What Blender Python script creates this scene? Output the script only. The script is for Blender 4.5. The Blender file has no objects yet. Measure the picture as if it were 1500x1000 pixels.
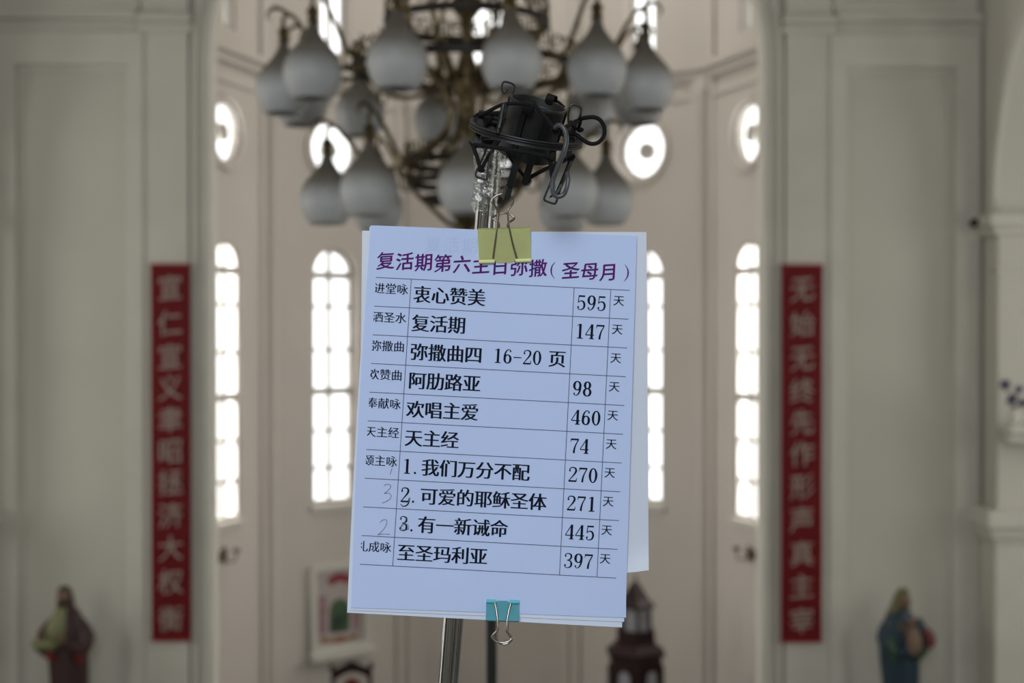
import bpy, bmesh, math, random
from mathutils import Vector, Matrix
random.seed(7)
R = math.radians
SC = bpy.context.scene
COL = SC.collection
PI = math.pi

# ------------------------------------------------------------------ camera
CAMZ = 4.6
FPX = 2083.0
cam_d = bpy.data.cameras.new('camera'); cam = bpy.data.objects.new('camera', cam_d); COL.objects.link(cam)
cam_d.sensor_width = 36; cam_d.lens = FPX*36/1500
cam.location = (0, 0, CAMZ)
cam.rotation_euler = (R(90-0.55), 0, R(-0.963))
cam_d.clip_start = .05; cam_d.clip_end = 200
cam_d.dof.use_dof = True; cam_d.dof.focus_distance = 1.107; cam_d.dof.aperture_fstop = 6.6
cam_d.dof.aperture_blades = 0
SC.camera = cam
CM = cam.rotation_euler.to_matrix()
# ------------------------------------------------------------------ world, lights, exposure
w = bpy.data.worlds.new('world'); SC.world = w; w.use_nodes = True
bg = w.node_tree.nodes['Background']
bg.inputs[0].default_value = (1.0, .985, .96, 1); bg.inputs[1].default_value = 2.7
def area(name, loc, target, sx, sy, power, col):
    l = bpy.data.lights.new(name, 'AREA'); l.shape = 'RECTANGLE'; l.size = sx; l.size_y = sy
    l.energy = power; l.color = col
    o = bpy.data.objects.new(name, l); COL.objects.link(o); o.location = loc
    o.rotation_euler = (Vector(target)-Vector(loc)).to_track_quat('-Z', 'Y').to_euler()
    return o
area('loft_window_light', (-.8, -3.6, 7.2), (0, 1.2, 4.5), 2.2, 3.0, 212, (.87, .94, 1.0))
for sgn in (-1, 1):
    for yy in (2.2, 5.5, 9.2):
        area('aisle_window_light', (sgn*6.7, yy, 4.6), (0, yy+.8, 4.2), 1.2, 3.2, 52 if sgn < 0 else 45, (1.0, .98, .93))
area('west_door_light', (0, 3.6, 2.0), (0, 12, 2.6), 3.0, 2.0, 6, (.86, .92, 1.0))
area('clerestory_light', (0, 7.0, 9.6), (0, 9.5, 4.0), 3.0, 2.0, 14, (1.0, .97, .92))
area('apse_fill_light', (.5, 12.7, 9.6), (-.2, 13.4, 4.5), 1.8, 1.4, 50, (1.0, .965, .91))  # added overhead fill to brighten the apse walls, not a real lantern
for sgn in (-1, 1):
    area('apse_daylight', (sgn*3.15, 13.1, 4.5), (sgn*1.0, 12.95, 3.9), 1.3, 3.0, 270, (1.0, .965, .92))
SC.view_settings.view_transform = 'Standard'; SC.view_settings.look = 'None'
SC.view_settings.exposure = 0.0; SC.view_settings.gamma = 1.0
SC.view_settings.use_curve_mapping = False
SC.cycles.use_denoising = True
SC.cycles.max_bounces = 8
SC.cycles.transparent_max_bounces = 16

# ------------------------------------------------------------------ helpers
def P(px, py, Y):
    d = CM @ Vector(((px-750)/FPX, -(py-500)/FPX, -1))
    return Vector((0, 0, CAMZ)) + d*(Y/d.y)
def px2x(px, Y): return P(px, 480, Y).x
def py2z(py, Y, px=715): return P(px, py, Y).z
F0 = 1.107
def Fg(px, py, dz=0.0): return P(px, py, F0-dz/1000.0)      # dz in mm towards the camera

def mat(name, col, rough=.6, metal=0, noise=0, nscale=8, bump=0, bscale=60, col2=None, spec=.5, coat=0, trans=0):
    m = bpy.data.materials.new(name); m.use_nodes = True
    nt = m.node_tree; b = nt.nodes['Principled BSDF']
    b.inputs['Base Color'].default_value = (*col, 1)
    b.inputs['Roughness'].default_value = rough; b.inputs['Metallic'].default_value = metal
    b.inputs['Specular IOR Level'].default_value = spec
    b.inputs['Coat Weight'].default_value = coat
    b.inputs['Transmission Weight'].default_value = trans
    tc = nt.nodes.new('ShaderNodeTexCoord')
    if noise or col2:
        n = nt.nodes.new('ShaderNodeTexNoise'); n.inputs['Scale'].default_value = nscale
        n.inputs['Detail'].default_value = 5
        nt.links.new(tc.outputs['Object'], n.inputs['Vector'])
        r = nt.nodes.new('ShaderNodeValToRGB')
        c2 = col2 or tuple(c*(1-noise) for c in col)
        r.color_ramp.elements[0].position = .32; r.color_ramp.elements[1].position = .66
        r.color_ramp.elements[0].color = (*c2, 1); r.color_ramp.elements[1].color = (*col, 1)
        nt.links.new(n.outputs['Fac'], r.inputs['Fac']); nt.links.new(r.outputs['Color'], b.inputs['Base Color'])
    if bump:
        n2 = nt.nodes.new('ShaderNodeTexNoise'); n2.inputs['Scale'].default_value = bscale; n2.inputs['Detail'].default_value = 4
        nt.links.new(tc.outputs['Object'], n2.inputs['Vector'])
        bp = nt.nodes.new('ShaderNodeBump'); bp.inputs['Strength'].default_value = bump; bp.inputs['Distance'].default_value = .01
        nt.links.new(n2.outputs['Fac'], bp.inputs['Height']); nt.links.new(bp.outputs['Normal'], b.inputs['Normal'])
    return m

M = {}
M['wall'] = mat('plaster_paint', (.60, .58, .515), .8, noise=.07, nscale=.9, bump=.12, bscale=14)
M['apse'] = mat('light_warmed_paint', (.60, .555, .505), .8, noise=.05, nscale=1.1, bump=.1, bscale=14)  # same paint as the nave walls, warmer window light put into the colour
M['trim'] = mat('trim_paint', (.64, .62, .555), .6, noise=.06, nscale=3)
M['floor'] = mat('terrazzo', (.34, .31, .27), .35, noise=.3, nscale=30)
M['ceil'] = mat('ceiling_paint', (.66, .63, .58), .85, noise=.05, nscale=1)
M['winframe'] = mat('window_frame_paint', (.55, .52, .48), .55, noise=.1, nscale=6)
M['paper'] = mat('blue_white_paper', (.52, .63, .93), .75, noise=.025, nscale=14, bump=.02, bscale=120)
M['paper2'] = mat('under_paper', (.66, .735, .90), .7, noise=.03, nscale=14)
M['backing'] = mat('grey_white_backing', (.63, .68, .80), .5, noise=.04, nscale=8)
M['ink'] = mat('black_toner', (.008, .011, .026), .8, noise=.2, nscale=300, spec=.08)
M['rule'] = mat('rule_ink', (.06, .065, .14), .6, noise=.2, nscale=200)
M['purple'] = mat('purple_ink', (.13, .012, .15), .8, col2=(.07, .018, .17), nscale=120, spec=.08)
M['ghost'] = mat('show_through_ink', (.475, .58, .875), .8, noise=.03, nscale=40)
M['pencil'] = mat('pencil_mark', (.10, .12, .19), .6, noise=.3, nscale=300)
M['yellow'] = mat('yellow_enamel', (.78, .80, .38), .45, noise=.04, nscale=60, spec=.4)
M['teal'] = mat('teal_enamel', (.13, .54, .64), .45, noise=.05, nscale=60, spec=.35)
M['chrome'] = mat('polished_steel', (.40, .40, .41), .07, 1, noise=.08, nscale=40)
M['wire'] = mat('nickel_wire', (.36, .33, .30), .17, 1, noise=.12, nscale=150)
M['black'] = mat('black_plastic', (.011, .011, .012), .45, noise=.35, nscale=90, bump=.04, bscale=900, spec=.22)
M['rim'] = mat('edge_highlight_black', (.045, .045, .046), .4, noise=.3, nscale=200, spec=.4)  # lighter black: edge highlights put into the colour of the beads
M['shell'] = mat('matte_black_shell', (.024, .024, .023), .6, noise=.5, nscale=60, spec=.25)
M['blackm'] = mat('black_painted_metal', (.018, .018, .019), .4, noise=.3, nscale=200)
M['cord'] = mat('elastic_cord', (.009, .009, .010), .8, noise=.4, nscale=500, bump=.2, bscale=2500, spec=.2)
M['cable'] = mat('grey_cable', (.07, .075, .085), .32, noise=.3, nscale=300)
M['brass'] = mat('antique_brass', (.20, .155, .08), .36, .85, col2=(.05, .036, .02), nscale=26)
M['dark'] = mat('dark_iron', (.022, .018, .014), .5, .4, noise=.4, nscale=30)
M['wood'] = mat('dark_red_wood', (.030, .012, .010), .6, noise=.5, nscale=12, spec=.25)
M['red'] = mat('red_paper', (.30, .006, .013), .6, noise=.12, nscale=8)
M['gold'] = mat('silver_brush_ink', (.43, .32, .28), .5, noise=.25, nscale=60)
M['redframe'] = mat('red_banner_rod', (.30, .006, .012), .5, noise=.1, nscale=20)
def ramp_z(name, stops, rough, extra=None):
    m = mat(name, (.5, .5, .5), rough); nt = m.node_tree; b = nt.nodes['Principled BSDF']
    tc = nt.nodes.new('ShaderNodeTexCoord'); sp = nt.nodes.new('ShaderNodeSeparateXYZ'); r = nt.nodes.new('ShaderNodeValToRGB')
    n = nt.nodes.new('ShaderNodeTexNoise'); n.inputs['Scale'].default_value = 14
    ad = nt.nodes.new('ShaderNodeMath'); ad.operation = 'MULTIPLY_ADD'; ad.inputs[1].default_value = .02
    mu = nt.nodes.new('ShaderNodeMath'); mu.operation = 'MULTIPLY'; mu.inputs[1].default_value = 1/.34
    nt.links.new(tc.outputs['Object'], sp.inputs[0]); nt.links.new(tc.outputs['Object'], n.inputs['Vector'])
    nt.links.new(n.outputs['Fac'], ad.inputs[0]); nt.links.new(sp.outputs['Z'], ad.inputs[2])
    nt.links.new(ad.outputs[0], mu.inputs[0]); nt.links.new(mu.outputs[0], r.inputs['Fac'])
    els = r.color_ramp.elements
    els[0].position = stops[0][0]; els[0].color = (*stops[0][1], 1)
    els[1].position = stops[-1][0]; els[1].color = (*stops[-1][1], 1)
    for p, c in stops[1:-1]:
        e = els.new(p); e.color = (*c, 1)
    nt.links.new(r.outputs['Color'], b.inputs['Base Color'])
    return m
# shade colour graded by height: white bowl, darker grey-brown neck
M['shade'] = ramp_z('white_to_brown_glass', [(.03, (.40, .41, .42)), (.30, (.47, .485, .50)), (.42, (.36, .36, .36)), (.56, (.17, .155, .135)), (.70, (.11, .098, .08)), (1, (.09, .08, .065))], .5)
def glass_mat(name, col, gloss=.12, rough=.05, bump=0, bscale=60, mixn=False):
    m = bpy.data.materials.new(name); m.use_nodes = True; nt = m.node_tree
    nt.nodes.remove(nt.nodes['Principled BSDF']); out = nt.nodes['Material Output']
    t = nt.nodes.new('ShaderNodeBsdfTransparent'); t.inputs[0].default_value = (*col, 1)
    g = nt.nodes.new('ShaderNodeBsdfGlossy'); g.inputs['Roughness'].default_value = rough
    mx = nt.nodes.new('ShaderNodeMixShader'); mx.inputs[0].default_value = gloss
    n = nt.nodes.new('ShaderNodeTexNoise'); n.inputs['Scale'].default_value = bscale; n.inputs['Detail'].default_value = 6
    tc = nt.nodes.new('ShaderNodeTexCoord'); nt.links.new(tc.outputs['Object'], n.inputs['Vector'])
    if bump:
        bp = nt.nodes.new('ShaderNodeBump'); bp.inputs['Strength'].default_value = bump; bp.inputs['Distance'].default_value = .004
        nt.links.new(n.outputs['Fac'], bp.inputs['Height']); nt.links.new(bp.outputs['Normal'], g.inputs['Normal'])
    if mixn:
        r = nt.nodes.new('ShaderNodeMapRange'); r.inputs[1].default_value = .35; r.inputs[2].default_value = .7
        r.inputs[3].default_value = gloss*.5; r.inputs[4].default_value = min(1, gloss*2.0)
        nt.links.new(n.outputs['Fac'], r.inputs[0]); nt.links.new(r.outputs[0], mx.inputs[0])
    nt.links.new(t.outputs[0], mx.inputs[1]); nt.links.new(g.outputs[0], mx.inputs[2]); nt.links.new(mx.outputs[0], out.inputs[0])
    return m
M['glass'] = glass_mat('window_glass', (.96, .97, .98), .06, .1, .2, 8)
M['wrap'] = glass_mat('clear_plastic_film', (.93, .94, .93), .26, .16, .9, 130, True)
M['lampglass'] = mat('frosted_lantern_glass', (.34, .33, .36), .4, noise=.2, nscale=20)

def link(name, me, m=None, parent=None, smooth=False):
    o = bpy.data.objects.new(name, me); COL.objects.link(o)
    if m is not None:
        me.materials.clear(); me.materials.append(M[m] if isinstance(m, str) else m)
    if smooth:
        for p in me.polygons: p.use_smooth = True
        me.set_sharp_from_angle(angle=R(42))
    if parent is not None:
        o.parent = parent; o.matrix_parent_inverse = parent.matrix_world.inverted() if parent.get('_world') else Matrix()
    return o
def obj(name, bm, m, parent=None, smooth=False):
    bmesh.ops.recalc_face_normals(bm, faces=bm.faces[:])
    me = bpy.data.meshes.new(name); bm.to_mesh(me); bm.free()
    return link(name, me, m, parent, smooth)
def tag(o, label, cat, group=None):
    o['label'] = label; o['category'] = cat
    if group: o['group'] = group
    return o
def st(o):
    o['kind'] = 'structure'; return o
def empty(name, label, cat, loc=(0, 0, 0), group=None, rz=0):
    o = bpy.data.objects.new(name, None); COL.objects.link(o); o.location = loc; o.rotation_euler = (0, 0, rz)
    o.empty_display_size = .05
    o.matrix_world = Matrix.Translation(loc) @ Matrix.Rotation(rz, 4, 'Z')
    return tag(o, label, cat, group)
def box(bm, x0, x1, y0, y1, z0, z1, bev=0):
    g = bmesh.ops.create_cube(bm, size=1, matrix=Matrix.Translation(((x0+x1)/2, (y0+y1)/2, (z0+z1)/2)) @ Matrix.Diagonal((abs(x1-x0), abs(y1-y0), abs(z1-z0), 1)))
    if bev:
        es = list({e for v in g['verts'] for e in v.link_edges})
        bmesh.ops.bevel(bm, geom=es, offset=bev, segments=2, affect='EDGES')
    return bm
def smoothpts(pts, n=4):
    pts = [Vector(p) for p in pts]
    if len(pts) < 3 or n <= 1: return pts
    out = []
    for i in range(len(pts)-1):
        p0 = pts[max(i-1, 0)]; p1 = pts[i]; p2 = pts[i+1]; p3 = pts[min(i+2, len(pts)-1)]
        for k in range(n):
            t = k/n
            out.append(.5*((2*p1)+(p2-p0)*t+(2*p0-5*p1+4*p2-p3)*t*t+(3*p1-p0-3*p2+p3)*t**3))
    out.append(pts[-1]); return out
def tube(bm, pts, r, seg=8, n=4, closed=False, flat=None):
    """sweep a round (or flat=(w,h)) section along pts; r number or list"""
    P_ = [Vector(p) for p in pts]
    if n > 1:
        if closed: P_ = smoothpts([P_[-1]]+P_+[P_[0], P_[1]], n)[n:-n-1+0] if False else smoothpts(P_+[P_[0]], n)[:-1]
        else: P_ = smoothpts(P_, n)
    m = len(P_)
    rr = r if isinstance(r, (list, tuple)) else [r]*2
    rad = []
    for i in range(m):
        t = i/(m-1)*(len(rr)-1); k = min(int(t), len(rr)-2); rad.append(rr[k]+(rr[k+1]-rr[k])*(t-k))
    up = None; rings = []
    for i in range(m):
        if closed: d = P_[(i+1) % m]-P_[i-1]
        else: d = P_[min(i+1, m-1)]-P_[max(i-1, 0)]
        if d.length < 1e-9: d = Vector((0, 0, 1))
        d.normalize()
        if up is None:
            up = Vector((0, 0, 1)) if abs(d.z) < .9 else Vector((0, -1, 0))
        s = d.cross(up)
        if s.length < 1e-6: s = d.cross(Vector((1, 0, 0)))
        s.normalize(); up = s.cross(d).normalized()
        if flat:
            w_, h_ = flat
            ring = [bm.verts.new(P_[i]+s*a*w_/2+up*b*h_/2) for a, b in ((1, 1), (-1, 1), (-1, -1), (1, -1))]
        else:
            ring = [bm.verts.new(P_[i]+(s*math.cos(2*PI*k/seg)+up*math.sin(2*PI*k/seg))*rad[i]) for k in range(seg)]
        rings.append(ring)
    L = len(rings[0])
    for i in range(m if closed else m-1):
        a = rings[i]; b = rings[(i+1) % m]
        for k in range(L): bm.faces.new((a[k], a[(k+1) % L], b[(k+1) % L], b[k]))
    if not closed:
        bm.faces.new(rings[0][::-1]); bm.faces.new(rings[-1])
    return bm
def lathe(bm, prof, seg=24, mx=None, closed=False, f=None):
    """prof list of (r,z)"""
    rings = []
    for r, z in prof:
        ring = []
        for k in range(seg):
            a = 2*PI*k/seg
            v = Vector((r*math.cos(a), r*math.sin(a), z))
            if f: v = f(v, a)
            if mx is not None: v = mx @ v
            ring.append(bm.verts.new(v))
        rings.append(ring)
    n = len(rings)
    for i in range(n if closed else n-1):
        a = rings[i]; b = rings[(i+1) % n]
        for k in range(seg): bm.faces.new((a[k], a[(k+1) % seg], b[(k+1) % seg], b[k]))
    if not closed:
        if prof[0][0] > 1e-4: bm.faces.new(rings[0][::-1])
        if prof[-1][0] > 1e-4: bm.faces.new(rings[-1])
    bmesh.ops.remove_doubles(bm, verts=bm.verts[:], dist=1e-6)
    return bm
def curve_mesh(loops, ext=0.0):
    cu = bpy.data.curves.new('tmp', 'CURVE'); cu.dimensions = '2D'; cu.fill_mode = 'BOTH'; cu.extrude = ext
    for lp in loops:
        s = cu.splines.new('POLY'); s.points.add(len(lp)-1)
        for i, p in enumerate(lp): s.points[i].co = (p[0], p[1], 0, 1)
        s.use_cyclic_u = True
    o = bpy.data.objects.new('tmp', cu)
    me = bpy.data.meshes.new_from_object(o)
    bpy.data.objects.remove(o); bpy.data.curves.remove(cu)
    return me
def slab(name, outer, holes, thick, mx, m, parent=None):
    me = curve_mesh([outer]+holes, thick/2)
    me.transform(mx)
    return link(name, me, m, parent)
def arch(cx, z0, zs, hw, n=14, cut=0):
    """arched outline: flat bottom at z0, springing at zs, half width hw"""
    pts = [(cx-hw, z0), (cx+hw, z0)]
    for k in range(n+1):
        a = PI*k/n; pts.append((cx+hw*math.cos(a), zs+hw*math.sin(a)))
    return pts
def circ(cx, cz, r, n=28): return [(cx+r*math.cos(2*PI*k/n), cz+r*math.sin(2*PI*k/n)) for k in range(n)]
def rect(x0, x1, z0, z1): return [(x0, z0), (x1, z0), (x1, z1), (x0, z1)]
FRONT = lambda Y: Matrix(((1, 0, 0, 0), (0, 0, -1, Y), (0, 1, 0, 0), (0, 0, 0, 1)))   # local (x,y,z)->(x, Y - z, y)

# ------------------------------------------------------------------ setting: nave shell
YF = 11.6; TOP = 10.0; HW = 2.24; NX = 4.04
OUT = 7.0
bm = bmesh.new(); box(bm, -7.2, 7.2, -4.4, 17, -.2, 0); st(obj('floor', bm, 'floor'))
bm = bmesh.new(); box(bm, -2.9, 2.9, 10.2, 15.2, 0, .35); box(bm, -2.5, 2.5, 9.9, 10.2, 0, .17); st(obj('floor_sanctuary', bm, 'floor'))
bm = bmesh.new(); box(bm, -7.2, 7.2, -4.4, 15.4, TOP, TOP+.2); st(obj('ceiling', bm, 'ceil'))
bm = bmesh.new(); box(bm, -7.2, 7.2, -4.4, -4.2, 0, TOP); st(obj('wall_back', bm, 'wall'))
for sg, nm in ((-1, 'left'), (1, 'right')):
    bm = bmesh.new(); x = sg*OUT; box(bm, min(x, x+sg*.2), max(x, x+sg*.2), -4.2, YF, 0, TOP); st(obj('wall_aisle_'+nm, bm, 'wall'))
    # arcade wall between nave and aisle: local x = world y
    mx = Matrix(((0, 0, 1, sg*(NX+.28)), (1, 0, 0, 0), (0, 1, 0, 0), (0, 0, 0, 1)))
    holes = [arch(9.3, .02, 5.5, 1.9, 24), arch(4.7, .02, 5.5, 1.9, 24), arch(.1, .02, 5.5, 1.9, 24)]
    st(slab('wall_'+nm, rect(-4.2, YF, 0, TOP), holes, .56, mx, 'wall'))
# loft the photographer stands on (below the frame)
bm = bmesh.new(); box(bm, -4.03, 4.03, -4.2, 3.2, 2.7, 2.9); st(obj('floor_loft', bm, 'floor'))
bm = bmesh.new(); box(bm, -4.03, 4.03, 3.1, 3.25, 2.7, 3.68); box(bm, -4.03, 4.03, 3.05, 3.3, 3.68, 3.74); st(obj('trim_20', bm, 'trim'))

# chancel wall with its arch
TH = .22
hole = arch(0, .02, 6.77, HW, 40)
st(slab('wall_front', rect(-OUT, OUT, 0, TOP), [hole], TH, FRONT(YF+TH/2), 'wall'))
n_trim = [0]
def trim(loops, depth, Y, m='trim', mx=None):
    n_trim[0] += 1
    return st(slab('trim_%d' % n_trim[0], loops[0], loops[1:], depth, mx or FRONT(Y), m))
def arch_band(hw0, hw1, zs, z0=.35, n=30):
    o = [(-hw1, z0), (-hw0, z0)]
    for k in range(n+1):
        a = PI-PI*k/n; o.append((hw0*math.cos(a), zs+hw0*math.sin(a)))
    o += [(hw0, z0), (hw1, z0)]
    for k in range(n+1):
        a = PI*k/n; o.append((hw1*math.cos(a), zs+hw1*math.sin(a)))
    return o
trim([arch_band(HW, HW+.045, 6.77)], .07, YF-.035)
trim([arch_band(HW+.045, HW+.12, 6.77)], .03, YF-.015)
trim([arch_band(HW+.12, HW+.16, 6.77)], .06, YF-.03)
for sg in (-1, 1):
    q = lambda a, b: (min(sg*a, sg*b), max(sg*a, sg*b))
    x0, x1 = q(2.42, 2.80); trim([rect(x0, x1, .35, 6.98)], .07, YF-.035)                    # pilaster
    x0, x1 = q(2.78, 2.815); trim([rect(x0, x1, .35, 6.98)], .09, YF-.045)
    # raised field around the tall recessed panel
    x0, x1 = q(2.815, 3.99); a0, a1 = q(2.90, 3.80)
    trim([rect(x0, x1, .35, 6.98), rect(a0, a1, .9, 6.72)], .09, YF-.045)
    b0, b1 = q(2.94, 3.76); trim([rect(a0, a1, .9, 6.72), rect(b0, b1, .95, 6.67)], .02, YF-.01)
    trim([rect(x0, x1, 7.16, TOP-.05), rect(a0, a1, 7.26, 9.3)], .05, YF-.025)
    b0, b1 = q(2.95, 3.75); trim([rect(a0, a1, 7.26, 9.3), rect(b0, b1, 7.31, 9.25)], .02, YF-.01)
    # cornice, capital
    n_trim[0] += 1; bm = bmesh.new()
    x0, x1 = q(2.83, 4.03)
    box(bm, x0, x1, YF-.10, YF, 7.09, 7.16, .012); box(bm, x0, x1, YF-.06, YF, 6.98, 7.04, .01); box(bm, x0, x1, YF-.04, YF, 7.04, 7.09)
    st(obj('trim_%d' % n_trim[0], bm, 'trim'))
    n_trim[0] += 1; bm = bmesh.new()
    x0, x1 = q(2.385, 2.83)
    box(bm, x0, x1, YF-.13, YF, 7.06, 7.13, .015); box(bm, x0, x1, YF-.10, YF, 6.98, 7.06, .015)
    st(obj('trim_%d' % n_trim[0], bm, 'trim'))
    x0, x1 = q(2.42, 2.80); trim([rect(x0, x1, 7.13, TOP-.05)], .06, YF-.03)
    # corner shaft, rounded, and the returns behind the arch
    n_trim[0] += 1; bm = bmesh.new()
    lathe(bm, [(.07, .35), (.07, 5.3), (.085, 5.34), (.085, 5.42), (.07, 5.46), (.07, 6.98)], 16, Matrix.Translation((sg*3.97, YF-.02, 0)))
    st(obj('trim_%d' % n_trim[0], bm, 'trim', smooth=True))
    n_trim[0] += 1; bm = bmesh.new(); x0, x1 = q(2.56, 2.95); box(bm, x0, x1, YF+TH, 12.16, 0, TOP)
    st(obj('trim_%d' % n_trim[0], bm, 'apse'))
    # impost and pedestal mouldings wrapped round the arcade respond
    for (z0, z1, pr) in ((5.40, 5.50, .10), (5.34, 5.40, .06), (5.05, 5.08, .02), (3.02, 3.16, .12), (2.94, 3.02, .08), (2.88, 2.94, .04)):
        n_trim[0] += 1; bm = bmesh.new()
        x0, x1 = q(NX-pr, NX+.56+pr*.3); box(bm, x0, x1, 11.2-pr, YF-.055, z0, z1, .012)
        st(obj('trim_%d' % n_trim[0], bm, 'trim'))
    n_trim[0] += 1; bm = bmesh.new(); x0, x1 = q(NX-.03, NX+.58); box(bm, x0, x1, 11.17, YF-.055, 0, 2.88, .01)
    st(obj('trim_%d' % n_trim[0], bm, 'trim'))
    # arch moulding of the first arcade arch on the nave face
    mx = Matrix(((0, 0, 1, sg*(NX-.02)), (1, 0, 0, 0), (0, 1, 0, 0), (0, 0, 0, 1)))
    o = []
    for k in range(25): a = PI*k/24; o.append((9.3+1.9*math.cos(a), 5.5+1.9*math.sin(a)))
    for k in range(25): a = PI-PI*k/24; o.append((9.3+2.02*math.cos(a), 5.5+2.02*math.sin(a)))
    trim([o], .04, 0, mx=mx)

# ------------------------------------------------------------------ apse
RA = 2.6; DC = 12.08; AP = .951*RA; SW = .618*RA
def apse_frame(deg):
    a = R(deg); s, c = math.sin(a), math.cos(a)
    mid = Vector((AP*s, DC+AP*c, 0))
    return Matrix(((c, 0, -s, mid.x), (-s, 0, -c, mid.y), (0, 1, 0, 0), (0, 0, 0, 1)))
ZB, ZT, WW, WU = 2.86, 5.385, .505, 7.30
TR = [5.12, 4.81, 4.38, 3.97, 3.58, 3.21]            # transoms
def zmul(p): return p
n_win = [0]
def pane_obj(loop, mx, parent):
    me = curve_mesh([loop], .003); me.transform(mx)
    return link('pane', me, 'glass', parent)
def window_arched(mx, u0, hw, z0, zt, trs, dep):
    n_win[0] += 1
    zs = zt-hw
    ring_o = arch(u0, z0, zs, hw, 20); ring_i = arch(u0, z0+.035, zs, hw-.03, 20)
    d = mx @ Matrix.Translation((0, 0, -dep))
    f = slab('window_%d' % n_win[0], ring_o, [ring_i], .06, d, 'winframe'); st(f)
    bm = bmesh.new(); box(bm, u0-.021, u0+.021, z0+.03, zt-.025, -.018, .018); bm.transform(d); obj('mullion', bm, 'winframe', f)
    for t in trs:
        th = .036 if t in (TR[0], TR[3]) or len(trs) < 5 else .017
        bm = bmesh.new(); box(bm, u0-hw+.02, u0+hw-.02, t-th, t+th, -.016, .016); bm.transform(d); obj('transom', bm, 'winframe', f)
    zz = [z0+.035]+sorted(trs)
    for i in range(len(zz)):
        for sd in (-1, 1):
            a, b = (u0-hw+.03, u0-.013) if sd < 0 else (u0+.013, u0+hw-.03)
            lo = zz[i]+.006
            if i < len(zz)-1: lp = rect(a, b, lo, zz[i+1]-.006)
            else:
                lp = [(u0+sd*.013, lo), (u0+sd*(hw-.03), lo)]
                r = hw-.03
                for k in range(9):
                    an = (PI/2-.06)*k/8; lp.append((u0+sd*r*math.cos(an), max(zs, lo)+r*math.sin(an)*(zt-.035-max(zs, lo))/r if zs < lo else zs+r*math.sin(an)))
            pane_obj(lp, d, f)
    return f
def oculus(mx, u0, zc, r, dep):
    n_win[0] += 1
    d = mx @ Matrix.Translation((0, 0, -dep))
    f = slab('window_%d' % n_win[0], circ(u0, zc, r), [circ(u0, zc, r-.03)], .06, d, 'winframe'); st(f)
    me = curve_mesh([circ(u0, zc, .085)], .03); me.transform(d); link('boss', me, 'winframe', f)
    for k in range(8):
        a = 2*PI*k/8
        bm = bmesh.new(); c, s = math.cos(a), math.sin(a)
        tube(bm, [(u0+.08*c, zc+.08*s, 0), (u0+(r-.02)*c, zc+(r-.02)*s, 0)], .004, 6, 1); bm.transform(d); obj('spoke', bm, 'winframe', f)
        lp = [(u0+.085*math.cos(a+t), zc+.085*math.sin(a+t)) for t in (.08, .4, PI/4-.08)] + [(u0+(r-.03)*math.cos(a+t), zc+(r-.03)*math.sin(a+t)) for t in (PI/4-.03, .55, .4, .25, .03)]
        pane_obj(lp, d, f)
for i, dg in enumerate((-72, -36, 0, 36, 72)):
    mx = apse_frame(dg); off = -.05*(1 if dg < 0 else -1 if dg > 0 else 0)
    if abs(dg) == 72: off = 0
    h1 = arch(off, ZB, ZT-WW/2, WW/2, 20)
    h2 = circ(off, 6.36, .285, 32)
    hu = arch(off, WU, 9.2-.17, .17, 14)
    dep = .05 if abs(dg) == 72 else .16; wt = .11 if abs(dg) == 72 else .24
    st(slab('wall_apse_%s' % ('left_side', 'left', 'middle', 'right', 'right_side')[i], rect(-SW/2-.03, SW/2+.03, 0, TOP), [h1, h2, hu], wt, mx @ Matrix.Translation((0, 0, -wt/2)), 'apse'))
    window_arched(mx, off, WW/2, ZB, ZT, TR, dep)
    oculus(mx, off, 6.36, .285, dep)
    window_arched(mx, off, .17, WU, 9.2, [8.0, 8.7], dep)
    # raised surrounds, sill, cornice on each side of the apse
    trim([circ(off, 6.36, .345, 32), circ(off, 6.36, .29, 32)], .03, 0, 'apse', mx @ Matrix.Translation((0, 0, .015)))
    n_trim[0] += 1; bm = bmesh.new(); box(bm, off-.30, off+.30, ZB-.06, ZB-.005, -.1, .035, .008); bm.transform(mx); st(obj('trim_%d' % n_trim[0], bm, 'trim'))
    n_trim[0] += 1; bm = bmesh.new()
    box(bm, -SW/2, SW/2, 7.06, 7.14, 0, .09, .01); box(bm, -SW/2, SW/2, 6.98, 7.06, 0, .05, .008); box(bm, -SW/2, SW/2, 6.80, 6.83, 0, .02)
    bm.transform(mx); st(obj('trim_%d' % n_trim[0], bm, 'apse'))
    # flat strips beside the corners
    for sd in (-1, 1):
        x0, x1 = sorted((sd*(SW/2), sd*(SW/2-.17))); trim([rect(x0, x1, .35, 6.98)], .035, 0, 'apse', mx @ Matrix.Translation((0, 0, .0175)))
        x0, x1 = sorted((sd*(SW/2), sd*(SW/2-.17))); trim([rect(x0, x1, 7.14, 9.9)], .035, 0, 'apse', mx @ Matrix.Translation((0, 0, .0175)))
for dg in (-54, -18, 18, 54):
    n_trim[0] += 1; bm = bmesh.new(); a = R(dg)
    lathe(bm, [(.06, .35), (.06, 6.78), (.085, 6.83), (.085, 6.9), (.065, 6.98)], 14, Matrix.Translation(((RA-.05)*math.sin(a), DC+(RA-.05)*math.cos(a), 0)))
    st(obj('trim_%d' % n_trim[0], bm, 'apse', smooth=True))

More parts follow.
